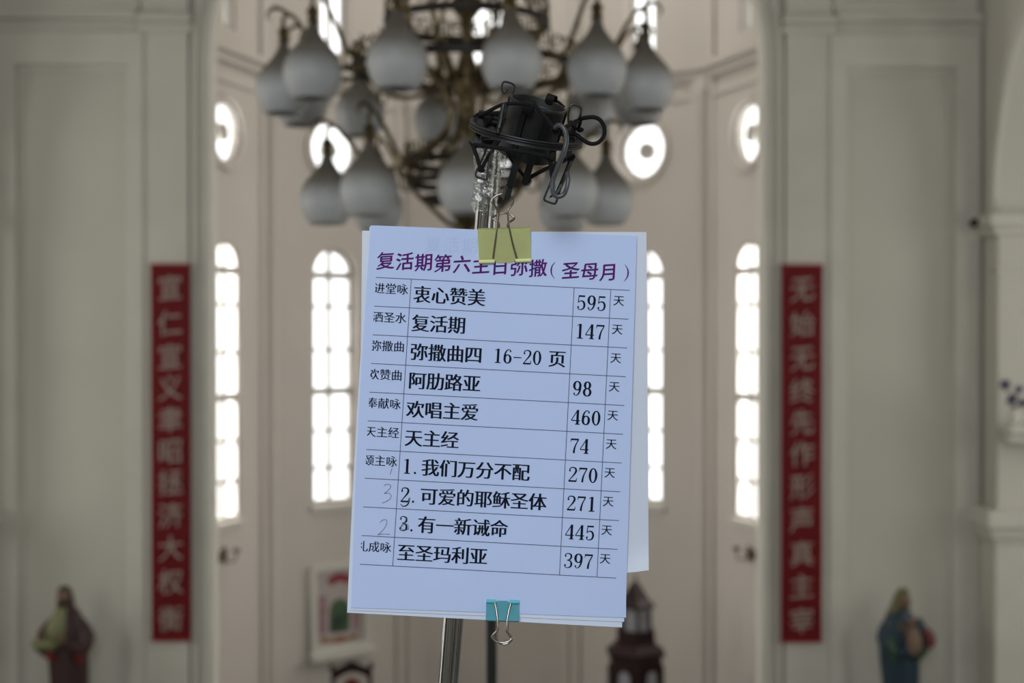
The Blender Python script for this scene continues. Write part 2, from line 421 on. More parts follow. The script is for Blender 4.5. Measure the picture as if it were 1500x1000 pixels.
# ------------------------------------------------------------------ glyphs
_gc = {}
def mesh_area(vs, fs):
    t = 0
    for f in fs:
        for i in range(1, len(f)-1):
            a, b, c = vs[f[0]], vs[f[i]], vs[f[i+1]]
            t += abs((b[0]-a[0])*(c[1]-a[1])-(c[0]-a[0])*(b[1]-a[1]))/2
    return t
def glyph(ch, ax, ay):
    if ay < 0:
        p0, p1 = glyph_raw(ch, ax, 0), glyph_raw(ch, ax, ay)
        return p0 if mesh_area(*p1) < .72*mesh_area(*p0) or mesh_area(*p1) > 1.02*mesh_area(*p0) else p1
    return glyph_raw(ch, ax, ay)
def glyph_raw(ch, ax, ay):
    k = (ch, ax, ay); bx, by = 0, 0
    if ax > 0: bx, ax = ax, 0
    if ay > 0: by, ay = ay, 0
    if k in _gc: return _gc[k]
    cu = bpy.data.curves.new('t', 'FONT'); cu.body = ch
    o = bpy.data.objects.new('t', cu); COL.objects.link(o)
    bpy.context.view_layer.update()
    dg = bpy.context.evaluated_depsgraph_get()
    c = o.evaluated_get(dg).to_curve(dg)
    def area2(s):
        p = s.bezier_points; return sum(p[i-1].co.x*p[i].co.y-p[i].co.x*p[i-1].co.y for i in range(len(p)))
    big = max(c.splines, key=lambda s: abs(area2(s)))
    sg = 1 if area2(big) > 0 else -1
    nc = bpy.data.curves.new('g', 'CURVE'); nc.dimensions = '2D'; nc.fill_mode = 'BOTH'; nc.resolution_u = 4
    for s in c.splines:
        n = len(s.bezier_points); q = nc.splines.new('BEZIER'); q.bezier_points.add(n-1); q.use_cyclic_u = True
        for i, b in enumerate(s.bezier_points):
            pv = s.bezier_points[i-1].co; nx = s.bezier_points[(i+1) % n].co
            din = b.co-b.handle_left; din = din if din.length > 1e-4 else b.co-pv
            dou = b.handle_right-b.co; dou = dou if dou.length > 1e-4 else nx-b.co
            din = din.normalized(); dou = dou.normalized()
            n1 = Vector((din.y, -din.x, 0)); n2 = Vector((dou.y, -dou.x, 0))
            nm = n1+n2; den = max(.5, 1+n1.dot(n2)); nm = nm/den*sg
            dv = Vector((nm.x*ax, nm.y*ay, 0))
            t = q.bezier_points[i]
            t.handle_left_type = t.handle_right_type = 'FREE'
            t.co = b.co+dv; t.handle_left = b.handle_left+dv; t.handle_right = b.handle_right+dv
    o2 = bpy.data.objects.new('g', nc); me = bpy.data.meshes.new_from_object(o2)
    vs = [(v.co.x, v.co.y) for v in me.vertices]; fs = [tuple(p.vertices) for p in me.polygons]
    if bx or by:          # embolden with shifted copies of the outline
        v0, f0, n0 = list(vs), list(fs), len(vs); vs, fs = [], []
        for i, t in enumerate((-1, 0, 1)):
            vs += [(a+t*bx, b+t*by) for a, b in v0]; fs += [tuple(q+i*n0 for q in f) for f in f0]
    bpy.data.meshes.remove(me); bpy.data.objects.remove(o2); bpy.data.curves.remove(nc); bpy.data.objects.remove(o)
    _gc[k] = (vs, fs); return _gc[k]
def ribbon(pts, n=6):
    """pts (x,y,w) -> quads, smoothed when more than 2 points"""
    p = smoothpts([Vector(q) for q in pts], n) if len(pts) > 2 else [Vector(q) for q in pts]
    vs, fs = [], []
    for i, q in enumerate(p):
        d = (p[min(i+1, len(p)-1)]-p[max(i-1, 0)]).to_2d(); d = d.normalized() if d.length > 0 else Vector((1, 0))
        nrm = Vector((-d.y, d.x))*q.z/2
        vs += [(q.x+nrm.x, q.y+nrm.y), (q.x-nrm.x, q.y-nrm.y)]
        if i: a = 2*i; fs.append((a-2, a-1, a+1, a))
    return vs, fs
def ell(cx, cy, rx, ry, tk=.120, tn=.046, a0=0, a1=360, n=22):
    vs, fs = [], []
    for i in range(n+1):
        a = R(a0+(a1-a0)*i/n); c, s = math.cos(a), math.sin(a)
        w_ = tn+(tk-tn)*abs(c)**1.3
        vs += [(cx+(rx+w_/2)*c, cy+(ry+w_/2)*s), (cx+(rx-w_/2)*c, cy+(ry-w_/2)*s)]
        if i: k = 2*i; fs.append((k-2, k-1, k+1, k))
    return vs, fs
def disc(cx, cy, r): return [(cx+r*math.cos(2*PI*k/10), cy+r*math.sin(2*PI*k/10)) for k in range(10)], [tuple(range(10))]
B, T = .120, .046
DIG = {
 '0': [ell(.25, .37, .155, .35)],
 '1': [ribbon([(.265, 0, B), (.265, .74, B)]), ribbon([(.27, .725, .045), (.11, .65, .03)]), ribbon([(.12, .015, T), (.41, .015, T)])],
 '2': [disc(.10, .56, .045), ribbon([(.085, .58, .06), (.12, .69, .045), (.24, .73, .05), (.37, .68, .08), (.40, .55, .1), (.33, .4, .075), (.18, .2, .045), (.07, .05, .04)]), ribbon([(.05, .04, .08), (.43, .04, .08)]), ribbon([(.425, .04, .05), (.445, .2, .025)])],
 '3': [disc(.11, .6, .043), ribbon([(.09, .61, .05), (.14, .71, .04), (.25, .73, .045), (.37, .67, .08), (.39, .55, .09), (.32, .43, .06), (.19, .39, .035)]), ribbon([(.19, .39, .035), (.35, .35, .06), (.41, .21, .1), (.37, .07, .075), (.24, .01, .04), (.12, .04, .04), (.08, .13, .05)]), disc(.105, .14, .045)],
 '4': [ribbon([(.33, .73, .045), (.04, .22, .04)]), ribbon([(.03, .2, .05), (.46, .2, .05)]), ribbon([(.34, .74, B), (.34, 0, B)]), ribbon([(.22, .015, T), (.45, .015, T)])],
 '5': [ribbon([(.1, .695, .08), (.42, .695, .08)]), ribbon([(.125, .73, .04), (.095, .36, .04)]), ribbon([(.095, .37, .03), (.2, .45, .045), (.34, .42, .08), (.405, .26, .1), (.36, .08, .075), (.23, .01, .04), (.12, .04, .04), (.08, .12, .05)]), disc(.105, .14, .045)],
 '6': [ell(.25, .23, .15, .215), ribbon([(.40, .66, .045), (.3, .73, .035), (.17, .62, .07), (.1, .4, .09), (.1, .22, .09)]), disc(.385, .63, .042)],
 '7': [ribbon([(.06, .695, .085), (.45, .695, .085)]), ribbon([(.075, .72, .035), (.06, .56, .03)]), ribbon([(.43, .67, .05), (.31, .42, .06), (.25, .2, .085), (.23, 0, .1)])],
 '8': [ell(.25, .555, .125, .17), ell(.25, .2, .155, .19)],
 '9': [ell(.25, .51, .15, .215), ribbon([(.4, .52, .09), (.4, .34, .09), (.33, .12, .07), (.2, .01, .035), (.1, .08, .045)]), disc(.115, .11, .042)],
 '-': [ribbon([(.05, .33, .05), (.45, .33, .05)])],
 '.': [disc(.16, .05, .058)],
 '(': [ribbon([(.38, .82, .02), (.24, .6, .055), (.2, .36, .075), (.24, .12, .055), (.38, -.1, .02)])],
 ')': [ribbon([(.12, .82, .02), (.26, .6, .055), (.3, .36, .075), (.26, .12, .055), (.12, -.1, .02)])],
}
def text_geo(s, x, yc, size, pitch, ax, ay, slope, lat_h=.79, lat_adv=.545, shear=0.0, sk=.055):
    """text in photo pixel units; x left edge, yc centre at x, slope = baseline drop per px"""
    V, Fc = [], []
    cx = 0.0
    for ch in s:
        if ch == ' ': cx += pitch*.35; continue
        if ch in DIG:
            parts = DIG[ch]; sc = size*lat_h/.745; adv = .5*sc*lat_adv/.5 if False else size*lat_adv; cen = .37
            xs = adv/(.5*sc)
        else:
            parts = [glyph(ch, ax, ay)]; sc = size; adv = pitch; cen = .38; xs = 1
        for li, (vs, fs) in enumerate(parts):
            b0 = len(V); n3 = len(vs)//3 if ch not in DIG and (ax > 0 or ay > 0) else 0
            for vi, (u, v) in enumerate(vs):
                gx = cx+u*sc*xs; gy = (v-cen+shear*(u-.5))*sc
                V.append((x+gx+sk*gy, yc+slope*gx-gy, vi//n3 if n3 else li))
            Fc += [tuple(b0+i for i in f) for f in fs]
        cx += adv
    return V, Fc

# ------------------------------------------------------------------ sheets of paper
PC = P(730, 617, F0)
TILT = R(6)
PN = Vector((0, -math.cos(TILT), -math.sin(-TILT))).normalized()   # facing the camera; the bottom edge is nearer
PN = Vector((0, -math.cos(TILT), math.sin(TILT))).normalized()
def wave(px, py):
    u = (px-540)/390; v = (py-335)/560
    h = .0011*math.sin(u*3.1+.4)*math.sin(v*2.6+.5)
    h += .0007*math.sin(u*7+v*3)
    h -= .0008*max(0, v-.80)**1.5*4*(.4+u)           # the foot curls up a little
    d = math.hypot((px-738)/60, (py-350)/70)
    h -= .0012*math.exp(-d*d)                          # pressed flat under the top clip
    d = math.hypot((px-735)/50, (py-900)/50)
    h -= .0016*math.exp(-d*d)
    # a soft diagonal buckle low on the left
    t = (py-800)-.42*(px-540)
    h += .0006/(1+math.exp(-t/9))*(1 if px < 760 else math.exp(-(px-760)/60))
    return h
def surf(px, py, off=0.0):
    d = CM @ Vector(((px-750)/FPX, -(py-500)/FPX, -1)); o = Vector((0, 0, CAMZ))
    pc = PC + PN*(off)
    t = (pc-o).dot(PN)/d.dot(PN)
    return o+d*t + PN*wave(px, py)
def sheet_mesh(c, off, nx=26, ny=36, edge=None, thick=.00012):
    bm = bmesh.new(); g = []
    for j in range(ny+1):
        row = []
        for i in range(nx+1):
            u, v = i/nx, j/ny
            x = (1-v)*((1-u)*c[0][0]+u*c[1][0])+v*((1-u)*c[3][0]+u*c[2][0])
            y = (1-v)*((1-u)*c[0][1]+u*c[1][1])+v*((1-u)*c[3][1]+u*c[2][1])
            o2 = off
            if edge: x, y, o2 = edge(u, v, x, y, off)
            row.append(bm.verts.new(surf(x, y, o2)))
        g.append(row)
    for j in range(ny):
        for i in range(nx): bm.faces.new((g[j][i], g[j][i+1], g[j+1][i+1], g[j+1][i]))
    bmesh.ops.recalc_face_normals(bm, faces=bm.faces[:])
    if bm.faces[:][0].normal.dot(PN) < 0: bmesh.ops.reverse_faces(bm, faces=bm.faces[:])
    r = bmesh.ops.solidify(bm, geom=bm.faces[:], thickness=thick)
    return bm
def e_front(u, v, x, y, off):
    x -= 3.2*math.sin(PI*v)*(1-u)        # slight sag of the left edge
    if u > .97 and v > .93: x += 1.0*(v-.93)/.07
    return x, y, off
front = obj('paper_sheet', sheet_mesh([(543.2, 330), (932.8, 345.6), (916.2, 904.5), (514.5, 889.5)], 0, edge=e_front), 'paper', smooth=True)
tag(front, 'front bluish white sheet printed with a purple heading and a table of hymns and numbers', 'paper sheet', None)
s2 = obj('paper_sheet', sheet_mesh([(542.4, 331), (931, 347), (914.4, 910.6), (511.6, 893.2)], -.0007, edge=lambda u, v, x, y, o: (x-3*math.sin(PI*v)*(1-u), y, o)), 'paper2', smooth=True)
tag(s2, 'second sheet, a narrow strip showing just below and left of the printed hymn sheet', 'paper sheet')
s3 = obj('paper_sheet', sheet_mesh([(541.5, 332), (929, 348), (911.3, 918.7), (508.6, 896.8)], -.0014, edge=lambda u, v, x, y, o: (x-2.5*math.sin(PI*v)*(1-u), y, o)), 'paper2', smooth=True)
tag(s3, 'third sheet, lowest white edge sticking out at the foot of the stack', 'paper sheet')
def e_back(u, v, x, y, off):
    if v > .9 and u > .85: off += .006*((v-.9)/.1)**2*((u-.85)/.15)**2; y -= 6*((u-.85)/.15)**1.5*((v-.9)/.1)
    return x, y, off-.0012*abs(math.sin(v*3))*u
bk = obj('backing_sheet', sheet_mesh([(530.5, 337.8), (946.8, 339.8), (950.5, 841), (525.5, 838)], -.0026, edge=e_back, thick=.0005), 'backing', smooth=True)
tag(bk, 'grey-white backing sheet behind the stack, jutting out along the right side with a curled corner', 'backing sheet')

def flat(V, Fc, name, m, parent, off=.00016, clip=None):
    bm = bmesh.new(); vs = [bm.verts.new((p[0], p[1], (p[2] if len(p) > 2 else 0))) for p in V]
    for f in Fc:
        try: bm.faces.new([vs[i] for i in f])
        except ValueError: pass
    if clip:
        co, no = clip
        bmesh.ops.bisect_plane(bm, geom=bm.verts[:]+bm.edges[:]+bm.faces[:], plane_co=co, plane_no=no, clear_inner=True)
    for v in bm.verts: v.co = surf(v.co.x, v.co.y, off+v.co.z*.00002)
    me = bpy.data.meshes.new(name); bm.normal_update()
    for f in bm.faces:
        if f.normal.dot(PN) < 0: f.normal_flip()
    bm.to_mesh(me); bm.free()
    return link(name, me, m, parent)
TLx, TLy, TRx, TRy, BLx, BLy, BRx, BRy = 550.6, 406.4, 922.5, 425.3, 527.4, 826, 902.6, 846.4
def tab(a, b):
    t = (1-b)*((1-a)*TLx+a*TRx)+b*((1-a)*BLx+a*BRx), (1-b)*((1-a)*TLy+a*TRy)+b*((1-a)*BLy+a*BRy)
    return t
def line_geo(p, q, w0):
    n = 16; d = Vector((q[0]-p[0], q[1]-p[1])).normalized(); nn = Vector((-d.y, d.x))*w0/2
    V, Fc = [], []
    for i in range(n+1):
        x = p[0]+(q[0]-p[0])*i/n; y = p[1]+(q[1]-p[1])*i/n
        V += [(x+nn.x, y+nn.y), (x-nn.x, y-nn.y)]
        if i: k = 2*i; Fc.append((k-2, k-1, k+1, k))
    return V, Fc
for r in range(11):
    flat(*line_geo(tab(0, r/10), tab(1, r/10), 1.0), 'ruled_line', 'rule', front, .00012)
for p, q in (((602.6, 409.2), (575.3, 829)), ((841, 421.8), (819.5, 842)), ((894.6, 424.3), (874.4, 845))):
    flat(*line_geo(p, q, 1.0), 'ruled_line', 'rule', front, .00012)
SL = .0515
CLIP = (Vector((550.6, 406.4, 0)), Vector((1, .0553, 0)).normalized())
# heading (brush-like script)
t = flat(*text_geo('复活期第六主日弥撒', 551.5, 381.0, 27.2, 27.9, .019, .013, .0475, shear=.11), 'heading_text', 'purple', front)
flat(*text_geo('(', 801.5, 394.8, 25, 28, 0, 0, .0475, lat_adv=.6), 'heading_text', 'purple', front)
flat(*text_geo('圣母月', 822.5, 395.0, 27.2, 27.7, .019, .013, .0475, shear=.11), 'heading_text', 'purple', front)
flat(*text_geo(')', 911.0, 399.3, 25, 28, 0, 0, .0475, lat_adv=.6), 'heading_text', 'purple', front)
t['label'] = 'purple brush-style heading'
flat(*text_geo('复活期', 622, 357, 25, 27, .0, .0, .045, shear=.1), 'show_through_print', 'ghost', front, .0001)
MAIN = [(605.2, '衷心赞美'), (602.8, '复活期'), (600.6, '弥撒曲四'), (598, '阿肋路亚'), (595.2, '欢唱主爱'), (592.6, '天主经'),
        (617.0, '我们万分不配'), (615.0, '可爱的耶稣圣体'), (611.6, '有一新诫命'), (581.5, '至圣玛利亚')]
NUM = ['595', '147', None, '98', '460', '74', '270', '271', '445', '397']
NX_ = [844.2, 842.0, 0, 838.0, 836.0, 834.0, 831.6, 829.4, 827.2, 824.9]
SM = [(597.2, '进堂咏'), (594.6, '洒圣水'), (592.2, '弥撒曲'), (588.8, '欢赞曲'), (586.6, '奉献咏'), (584.2, '天主经'), (581.2, '颂主咏'), None, None, (572.4, '礼成咏')]
def row_y(r, x):
    p = tab(0, r/10); return p[1]+.0508*(x-p[0])
for r in range(10):
    x, s = MAIN[r]
    flat(*text_geo(s, x, row_y(r, x)+21.6, 26.9, 26.5, .025, -.004, SL), 'hymn_title_text', 'ink', front)
    if NUM[r]:
        x = NX_[r]; flat(*text_geo(NUM[r], x, row_y(r, x)+21.2, 27.2, 27, 0, 0, SL), 'number_text', 'ink', front)
    x = 897.5-r*2.22+.6
    flat(*text_geo('天', x, row_y(r, x)+15.6, 16.6, 17, .012, -.004, SL), 'small_text', 'ink', front)
    if SM[r]:
        xr, s = SM[r]; x = xr-16.9*3+1
        flat(*text_geo(s, x, row_y(r, x)+15.4, 16.9, 16.9, .013, -.004, SL), 'small_text', 'ink', front, clip=CLIP)
for r, s, x in ((6, '1.', 588.8), (7, '2.', 586.0), (8, '3.', 583.6)):
    flat(*text_geo(s, x, row_y(r, x)+21.5, 27.2, 27, 0, 0, SL), 'hymn_title_text', 'ink', front)
x = 722; flat(*text_geo('16-20', x, row_y(2, x)+21.3, 26.4, 27, 0, 0, SL), 'hymn_title_text', 'ink', front)
x = 803; flat(*text_geo('页', x, row_y(2, x)+21.3, 26.4, 27, .025, -.004, SL), 'hymn_title_text', 'ink', front)
def hand(pts, w_=.8, m='pencil'): return flat(*ribbon([(x, y, w_) for x, y in pts], 5), 'handwritten_mark', m, front, .0002)
hand([(574.5, 685.5), (573, 690), (571.5, 695)])
hand([(562.5, 711.5), (566, 709), (571, 709.8), (572.5, 713), (568, 718.5), (563, 722.5), (569, 722), (573, 725.5), (571, 731), (564, 735), (559.5, 736.5)])
hand([(557, 765), (561, 761.3), (566, 761.5), (566.5, 767), (562, 775), (555, 782), (553.5, 783), (560, 782), (571, 782.3)])
hand([(587, 738), (590, 741), (594.5, 741), (598, 738), (600, 733), (600, 728)], 1.1, 'ink')
hand([(589, 741.5), (595, 740), (599, 735)], .9, 'ink')
hand([(592, 757), (596, 760), (596, 764), (590, 767), (587, 773), (593, 776), (599, 774.5)], .8)
hand([(586, 775), (590, 769), (597, 768), (598, 774), (592, 777)], .8, 'pencil')

# ------------------------------------------------------------------ binder clips
def clip_body(name, x0t, x1t, yt, x0b, x1b, yb, m, spine_top, label, dy=0.0):
    """triangular spring body; y rows at spine side and jaw side, photo pixels; dy = skew of right end"""
    root = empty(name, label, 'binder clip', surf((x0t+x1t)/2, (yt+yb)/2, .004), 'binder clips holding the paper stack')
    inv = root.matrix_world.inverted()
    def S(px, py, off): return inv @ surf(px, py, off)
    ys, yj = (yt, yb) if spine_top else (yb, yt)
    DS, DJ = .0062, .0011      # half depth at spine / at jaw (the sheets are ~3 mm)
    C = -.0014
    def pt(u, v, side):        # v 0 spine ..1 jaw
        y = ys+(yj-ys)*v+dy*(u-.5)
        tt = (y-dy*(u-.5)-yt)/(yb-yt)
        x = (x0t+(x1t-x0t)*u)*(1-tt)+(x0b+(x1b-x0b)*u)*tt
        off = C+side*(DJ+.0008+(DS-DJ)*(1-v))
        return x, y, off
    for side, nm in ((1, 'front_plate'), (-1, 'rear_plate')):
        bm = bmesh.new()
        # plate with the two rolled knuckles and the middle tongue
        prof = [(0, 0), (.12, .0), (.25, 0), (.5, 0), (.75, 0), (.88, 0), (1, 0)]
        cols = [0, .12, .29, .31, .37, .5, .63, .69, .71, .88, 1]
        jaw = [.90, .90, .90, .93, .985, .985, .985, .93, .90, .90, .90]
        g = []
        for j in range(7):
            row = []
            for i, u in enumerate(cols):
                v = jaw[i]*j/6
                x, y, o = pt(u, v, side); row.append(bm.verts.new(S(x, y, o)))
            g.append(row)
        for j in range(6):
            for i in range(len(cols)-1): bm.faces.new((g[j][i], g[j][i+1], g[j+1][i+1], g[j+1][i]))
        bmesh.ops.solidify(bm, geom=bm.faces[:], thickness=.0004)
        obj(nm, bm, m, root)
        for u0, u1 in ((0, .3), (.7, 1)):
            bm = bmesh.new()
            a = pt(u0, .935, side); b = pt(u1, .935, side)
            tube(bm, [S(a[0], a[1], a[2]+side*.0006), S(b[0], b[1], b[2]+side*.0006)], .00155, 12, 1)
            obj('rolled_knuckle', bm, m, root, True)
    bm = bmesh.new()      # spine strip
    a = [pt(0, 0, 1), pt(1, 0, 1), pt(1, 0, -1), pt(0, 0, -1)]
    sgn = -1 if spine_top else 1
    q = []
    for k in range(7):
        t = k/6
        bul = math.sin(PI*t)*1.4*sgn
        q.append([bm.verts.new(S(p0[0]+(p1[0]-p0[0])*t, p0[1]+bul, p0[2]+(p1[2]-p0[2])*t)) for p0, p1 in ((a[0], a[3]), (a[1], a[2]))])
    for k in range(6): bm.faces.new((q[k][0], q[k][1], q[k+1][1], q[k+1][0]))
    bmesh.ops.solidify(bm, geom=bm.faces[:], thickness=.0004)
    obj('spine', bm, m, root, True)
    return root, S
def wire_part(root, S, pts, name='wire_handle'):
    bm = bmesh.new(); tube(bm, [S(*p) for p in pts], .00086, 10, 5); return obj(name, bm, 'wire', root, True)
yc, S = clip_body('binder_clip', 699.6, 776.2, 334.5, 701.6, 778, 385.5, 'yellow', True, 'yellow binder clip gripping the top edge of the papers under the black shock mount', dy=-2.6)
wire_part(yc, S, [(722.4, 378, .0018), (724.5, 362, .0030), (727.5, 340, .0046), (729.5, 322, .0058), (730, 312, .0064), (727.5, 306, .0066), (721.8, 297, .007), (720, 294, .007), (722, 290.5, .007), (729, 285.6, .007), (737.5, 284, .007), (746, 286, .007), (751.5, 291.5, .007), (752, 295, .007), (750, 299.5, .0068), (745, 306, .0066), (744, 312, .0064), (745.5, 330, .0054), (750, 352, .0036), (757, 378, .0018)])
wire_part(yc, S, [(731, 340, -.013), (730.8, 328, -.019), (728, 324, -.020), (721.8, 320, -.021), (723.5, 317, -.0215), (731, 313.2, -.022), (738, 312, -.022), (746, 313.4, -.022), (752.5, 317.5, -.0215), (753, 320.5, -.021), (746, 325.5, -.020), (744, 329, -.019), (744, 340, -.013)])
tc_, S = clip_body('binder_clip', 712.4, 760.6, 879.2, 711.4, 759.4, 909.0, 'teal', False, 'teal binder clip at the bottom edge of the papers, its wire handle hanging down', dy=1.2)
wire_part(tc_, S, [(724.9, 883.5, .0020), (727, 893, .0034), (728.5, 905, .005), (729.3, 916, .0058), (729.3, 921, .006), (727, 924.5, .006), (722.5, 929, .006), (720.9, 932, .006), (722, 935, .006), (727.5, 939.3, .0062), (735, 941, .0062), (743, 940, .0062), (747.8, 937, .0062), (748.6, 934, .006), (746, 929.5, .006), (742.6, 924.5, .006), (742, 921, .006), (743, 908, .0052), (745.5, 894, .0034), (748.2, 884, .0020)])
wire_part(tc_, S, [(728, 908, -.006), (729, 917, -.0075), (728.6, 922, -.008), (723.5, 929, -.008), (723.5, 933, -.008), (729.5, 939.8, -.008), (736, 943, -.008), (743, 942.4, -.008), (749, 937.5, -.008), (749.2, 933.5, -.008), (744, 926, -.008), (743.5, 921, -.008), (744, 908, -.006)])

# ------------------------------------------------------------------ microphone stand (chrome) with film wrap
PY = 1.170
p_top = P(716.5, 212, PY); p_bot = P(653.5, 1000, PY-.006)
dirp = (p_bot-p_top).normalized()
foot = p_top+dirp*((p_top.z-2.93)/-dirp.z)
stand = empty('microphone_stand', 'leaning polished chrome stand pole behind the papers, its top wrapped in clear film', 'microphone stand', (foot.x, foot.y, 2.9))
inv = stand.matrix_world.inverted()
bm = bmesh.new(); tube(bm, [inv @ p_top, inv @ foot], .0067, 24, 1); obj('pole', bm, 'chrome', stand, True)
bm = bmesh.new(); s_off = Vector((.0058, .0035, 0)); tube(bm, [inv @ (p_top+s_off), inv @ (foot+s_off)], .0044, 16, 1); obj('inner_rod', bm, 'chrome', stand, True)
bm = bmesh.new(); lathe(bm, [(0, .0), (.13, 0), (.13, .012), (.10, .022), (.03, .034), (.016, .06), (0, .06)], 32); obj('base', bm, 'blackm', stand, True)
bm = bmesh.new()
rnd = random.Random(3); rings = []
ang = [rnd.uniform(-1, 1) for _ in range(200)]
NR = 46; NS = 30
zax = (p_top-p_bot).normalized(); xax = Vector((0, 1, 0)).cross(zax).normalized(); yax = zax.cross(xax)
for j in range(NR):
    t = j/(NR-1); c = P(716.5-8.0*t+1.0, 214+104*t, PY)
    base = (.0098+.0012*math.sin(t*9)+.0022*math.sin(t*3.3+.6)) * (1-.18*max(0, t-.8)/.2)
    ring = []
    for k in range(NS):
        a = 2*PI*k/NS
        r = base*(1+.10*math.sin(3*a+t*6)+.06*math.sin(7*a-t*17)+.07*rnd.uniform(-1, 1))
        ring.append(bm.verts.new(inv @ (c+(xax*math.cos(a)*1.0+yax*math.sin(a)*.9)*r+zax*rnd.uniform(-.0006, .0006))))
    rings.append(ring)
for j in range(NR-1):
    for k in range(NS): bm.faces.new((rings[j][k], rings[j][(k+1) % NS], rings[j+1][(k+1) % NS], rings[j+1][k]))
o = obj('plastic_wrap', bm, 'wrap', stand); o['label'] = 'crumpled clear film taped round the top of the pole'

# ------------------------------------------------------------------ shock mount
rl = R(10); tl = R(17.5)
A = Vector((math.sin(rl), -math.sin(tl), math.cos(rl)*math.cos(tl))).normalized()
CR = Fg(771, 194.5, -12)
mount = empty('shock_mount', 'black spider shock mount with elastic cords, tilted on the stand above the yellow clip', 'shock mount', CR)
MI = mount.matrix_world.inverted()
def basis(A_, C_):
    X_ = Vector((A_.z, 0, -A_.x)).normalized(); Y_ = A_.cross(X_).normalized()
    return Matrix(((X_.x, Y_.x, A_.x, C_.x), (X_.y, Y_.y, A_.y, C_.y), (X_.z, Y_.z, A_.z, C_.z), (0, 0, 0, 1)))
MR = MI @ basis(A, CR)
mm = .001
bm = bmesh.new()
lathe(bm, [(x*mm, z*mm) for x, z in ((42.2, 2.6), (43.2, 3.0), (45.0, 2.8), (45.4, 2.2), (44.9, 1.2), (45.3, .3), (44.9, -.8), (45.4, -2.0), (45.0, -2.7), (43.0, -2.9), (42.2, -2.4), (41.8, 0))], 96, MR, closed=True)
obj('outer_ring', bm, 'black', mount, True)
rl2 = R(14.5); A2 = Vector((math.sin(rl2), -math.sin(R(20.5)), math.cos(rl2)*math.cos(R(20.5)))).normalized()
CT = Fg(788.5, 151.5, -12); CMX = MI @ basis(A2, CT)
RC = 22.6
bm = bmesh.new()
lathe(bm, [(r*mm, z*mm) for r, z in ((RC-1.6, 0), (RC-1.2, .5), (RC-.4, .5), (RC, 0), (RC, -2), (RC-.3, -2.6), (RC-.3, -40), (RC-1.0, -43.5), (RC-3, -44.5), (8, -44.5), (8, -43), (RC-3.5, -43), (RC-2, -41), (RC-1.7, -6), (RC-1.3, -5.5))], 64, CMX, closed=True)
obj('cradle_cup', bm, 'shell', mount, True)
for zz, rr_ in ((.3, RC-.8), (-6.5, RC-1.9)):
    bm = bmesh.new(); lathe(bm, [((rr_+.55*math.cos(t))*mm, (zz+.55*math.sin(t))*mm) for t in [2*PI*i/8 for i in range(8)]], 64, CMX, closed=True); obj('rim_bead', bm, 'rim', mount, True)
for zz in (2.45, -2.45):
    bm = bmesh.new(); lathe(bm, [((44.9+.5*math.cos(t))*mm, (zz+.5*math.sin(t))*mm) for t in [2*PI*i/8 for i in range(8)]], 96, MR, closed=True); obj('ring_bead', bm, 'rim', mount, True)
def cyl_pt(a, r, z): return CMX @ Vector((r*mm*math.cos(R(a)), r*mm*math.sin(R(a)), z*mm))
# vertical ribs that carry the hooks, hooks folded over the rim  (angle: -90 = towards the camera)
for a in (-112, -64, 62, 128, 168, 10):
    bm = bmesh.new()
    for (r0, r1) in ((RC-.2, RC+1.5),):
        vs = []
        for z in (-1.5, -43):
            for aa, rr in ((a-7, r0), (a-5.5, r1), (a+5.5, r1), (a+7, r0)): vs.append(bm.verts.new(cyl_pt(aa, rr, z)))
        for k in range(4): bm.faces.new((vs[k], vs[(k+1) % 4], vs[4+(k+1) % 4], vs[4+k]))
        bm.faces.new(vs[:4]); bm.faces.new(vs[4:])
    obj('rib', bm, 'black', mount)
for a in (-104, 68):
    bm = bmesh.new(); pts = [(RC-1.5, -3), (RC-2.4, 1.8), (RC-.8, 5.0), (RC+2.4, 5.4), (RC+4.8, 3.0), (RC+4.8, -3.0), (RC+3.2, -6)]
    P0 = [cyl_pt(a, r, z) for r, z in pts]
    side = (cyl_pt(a+2, RC, 0)-cyl_pt(a-2, RC, 0)).normalized()*.0037
    pp = smoothpts(P0, 4); prev = None
    nrm = (cyl_pt(a, RC+1, 0)-cyl_pt(a, RC, 0)).normalized()
    g = [(bm.verts.new(p-side), bm.verts.new(p+side)) for p in pp]
    for k in range(len(g)-1): bm.faces.new((g[k][0], g[k][1], g[k+1][1], g[k+1][0]))
    bmesh.ops.solidify(bm, geom=bm.faces[:], thickness=.0011)
    obj('cord_hook', bm, 'shell', mount)
def mt(name, pts, r, m='black', n=4, flat_=None, seg=8):
    """pts: photo px, py, mm towards the camera from the mount's centre plane"""
    bm = bmesh.new(); tube(bm, [MI @ Fg(x, y, z-12) for x, y, z in pts], r, seg, n, flat=flat_)
    return obj(name, bm, m, mount, flat_ is None)
# posts rising through the ring
mt('post', [(705.5, 163, 8), (701.5, 190, 14), (697.5, 214, 18)], .0026, 'black', 1, (.0040, .0026))
mt('post', [(843, 180, -6), (838, 205, 2), (833, 236, 6)], .0024, 'black', 1, (.0042, .0026))
mt('post', [(815, 190, 36), (811, 212, 34), (806, 236, 32)], .0024, 'black', 1, (.0046, .0026))
mt('post', [(738, 152, 30), (733, 172, 36), (729, 196, 40)], .0016, 'black', 1)
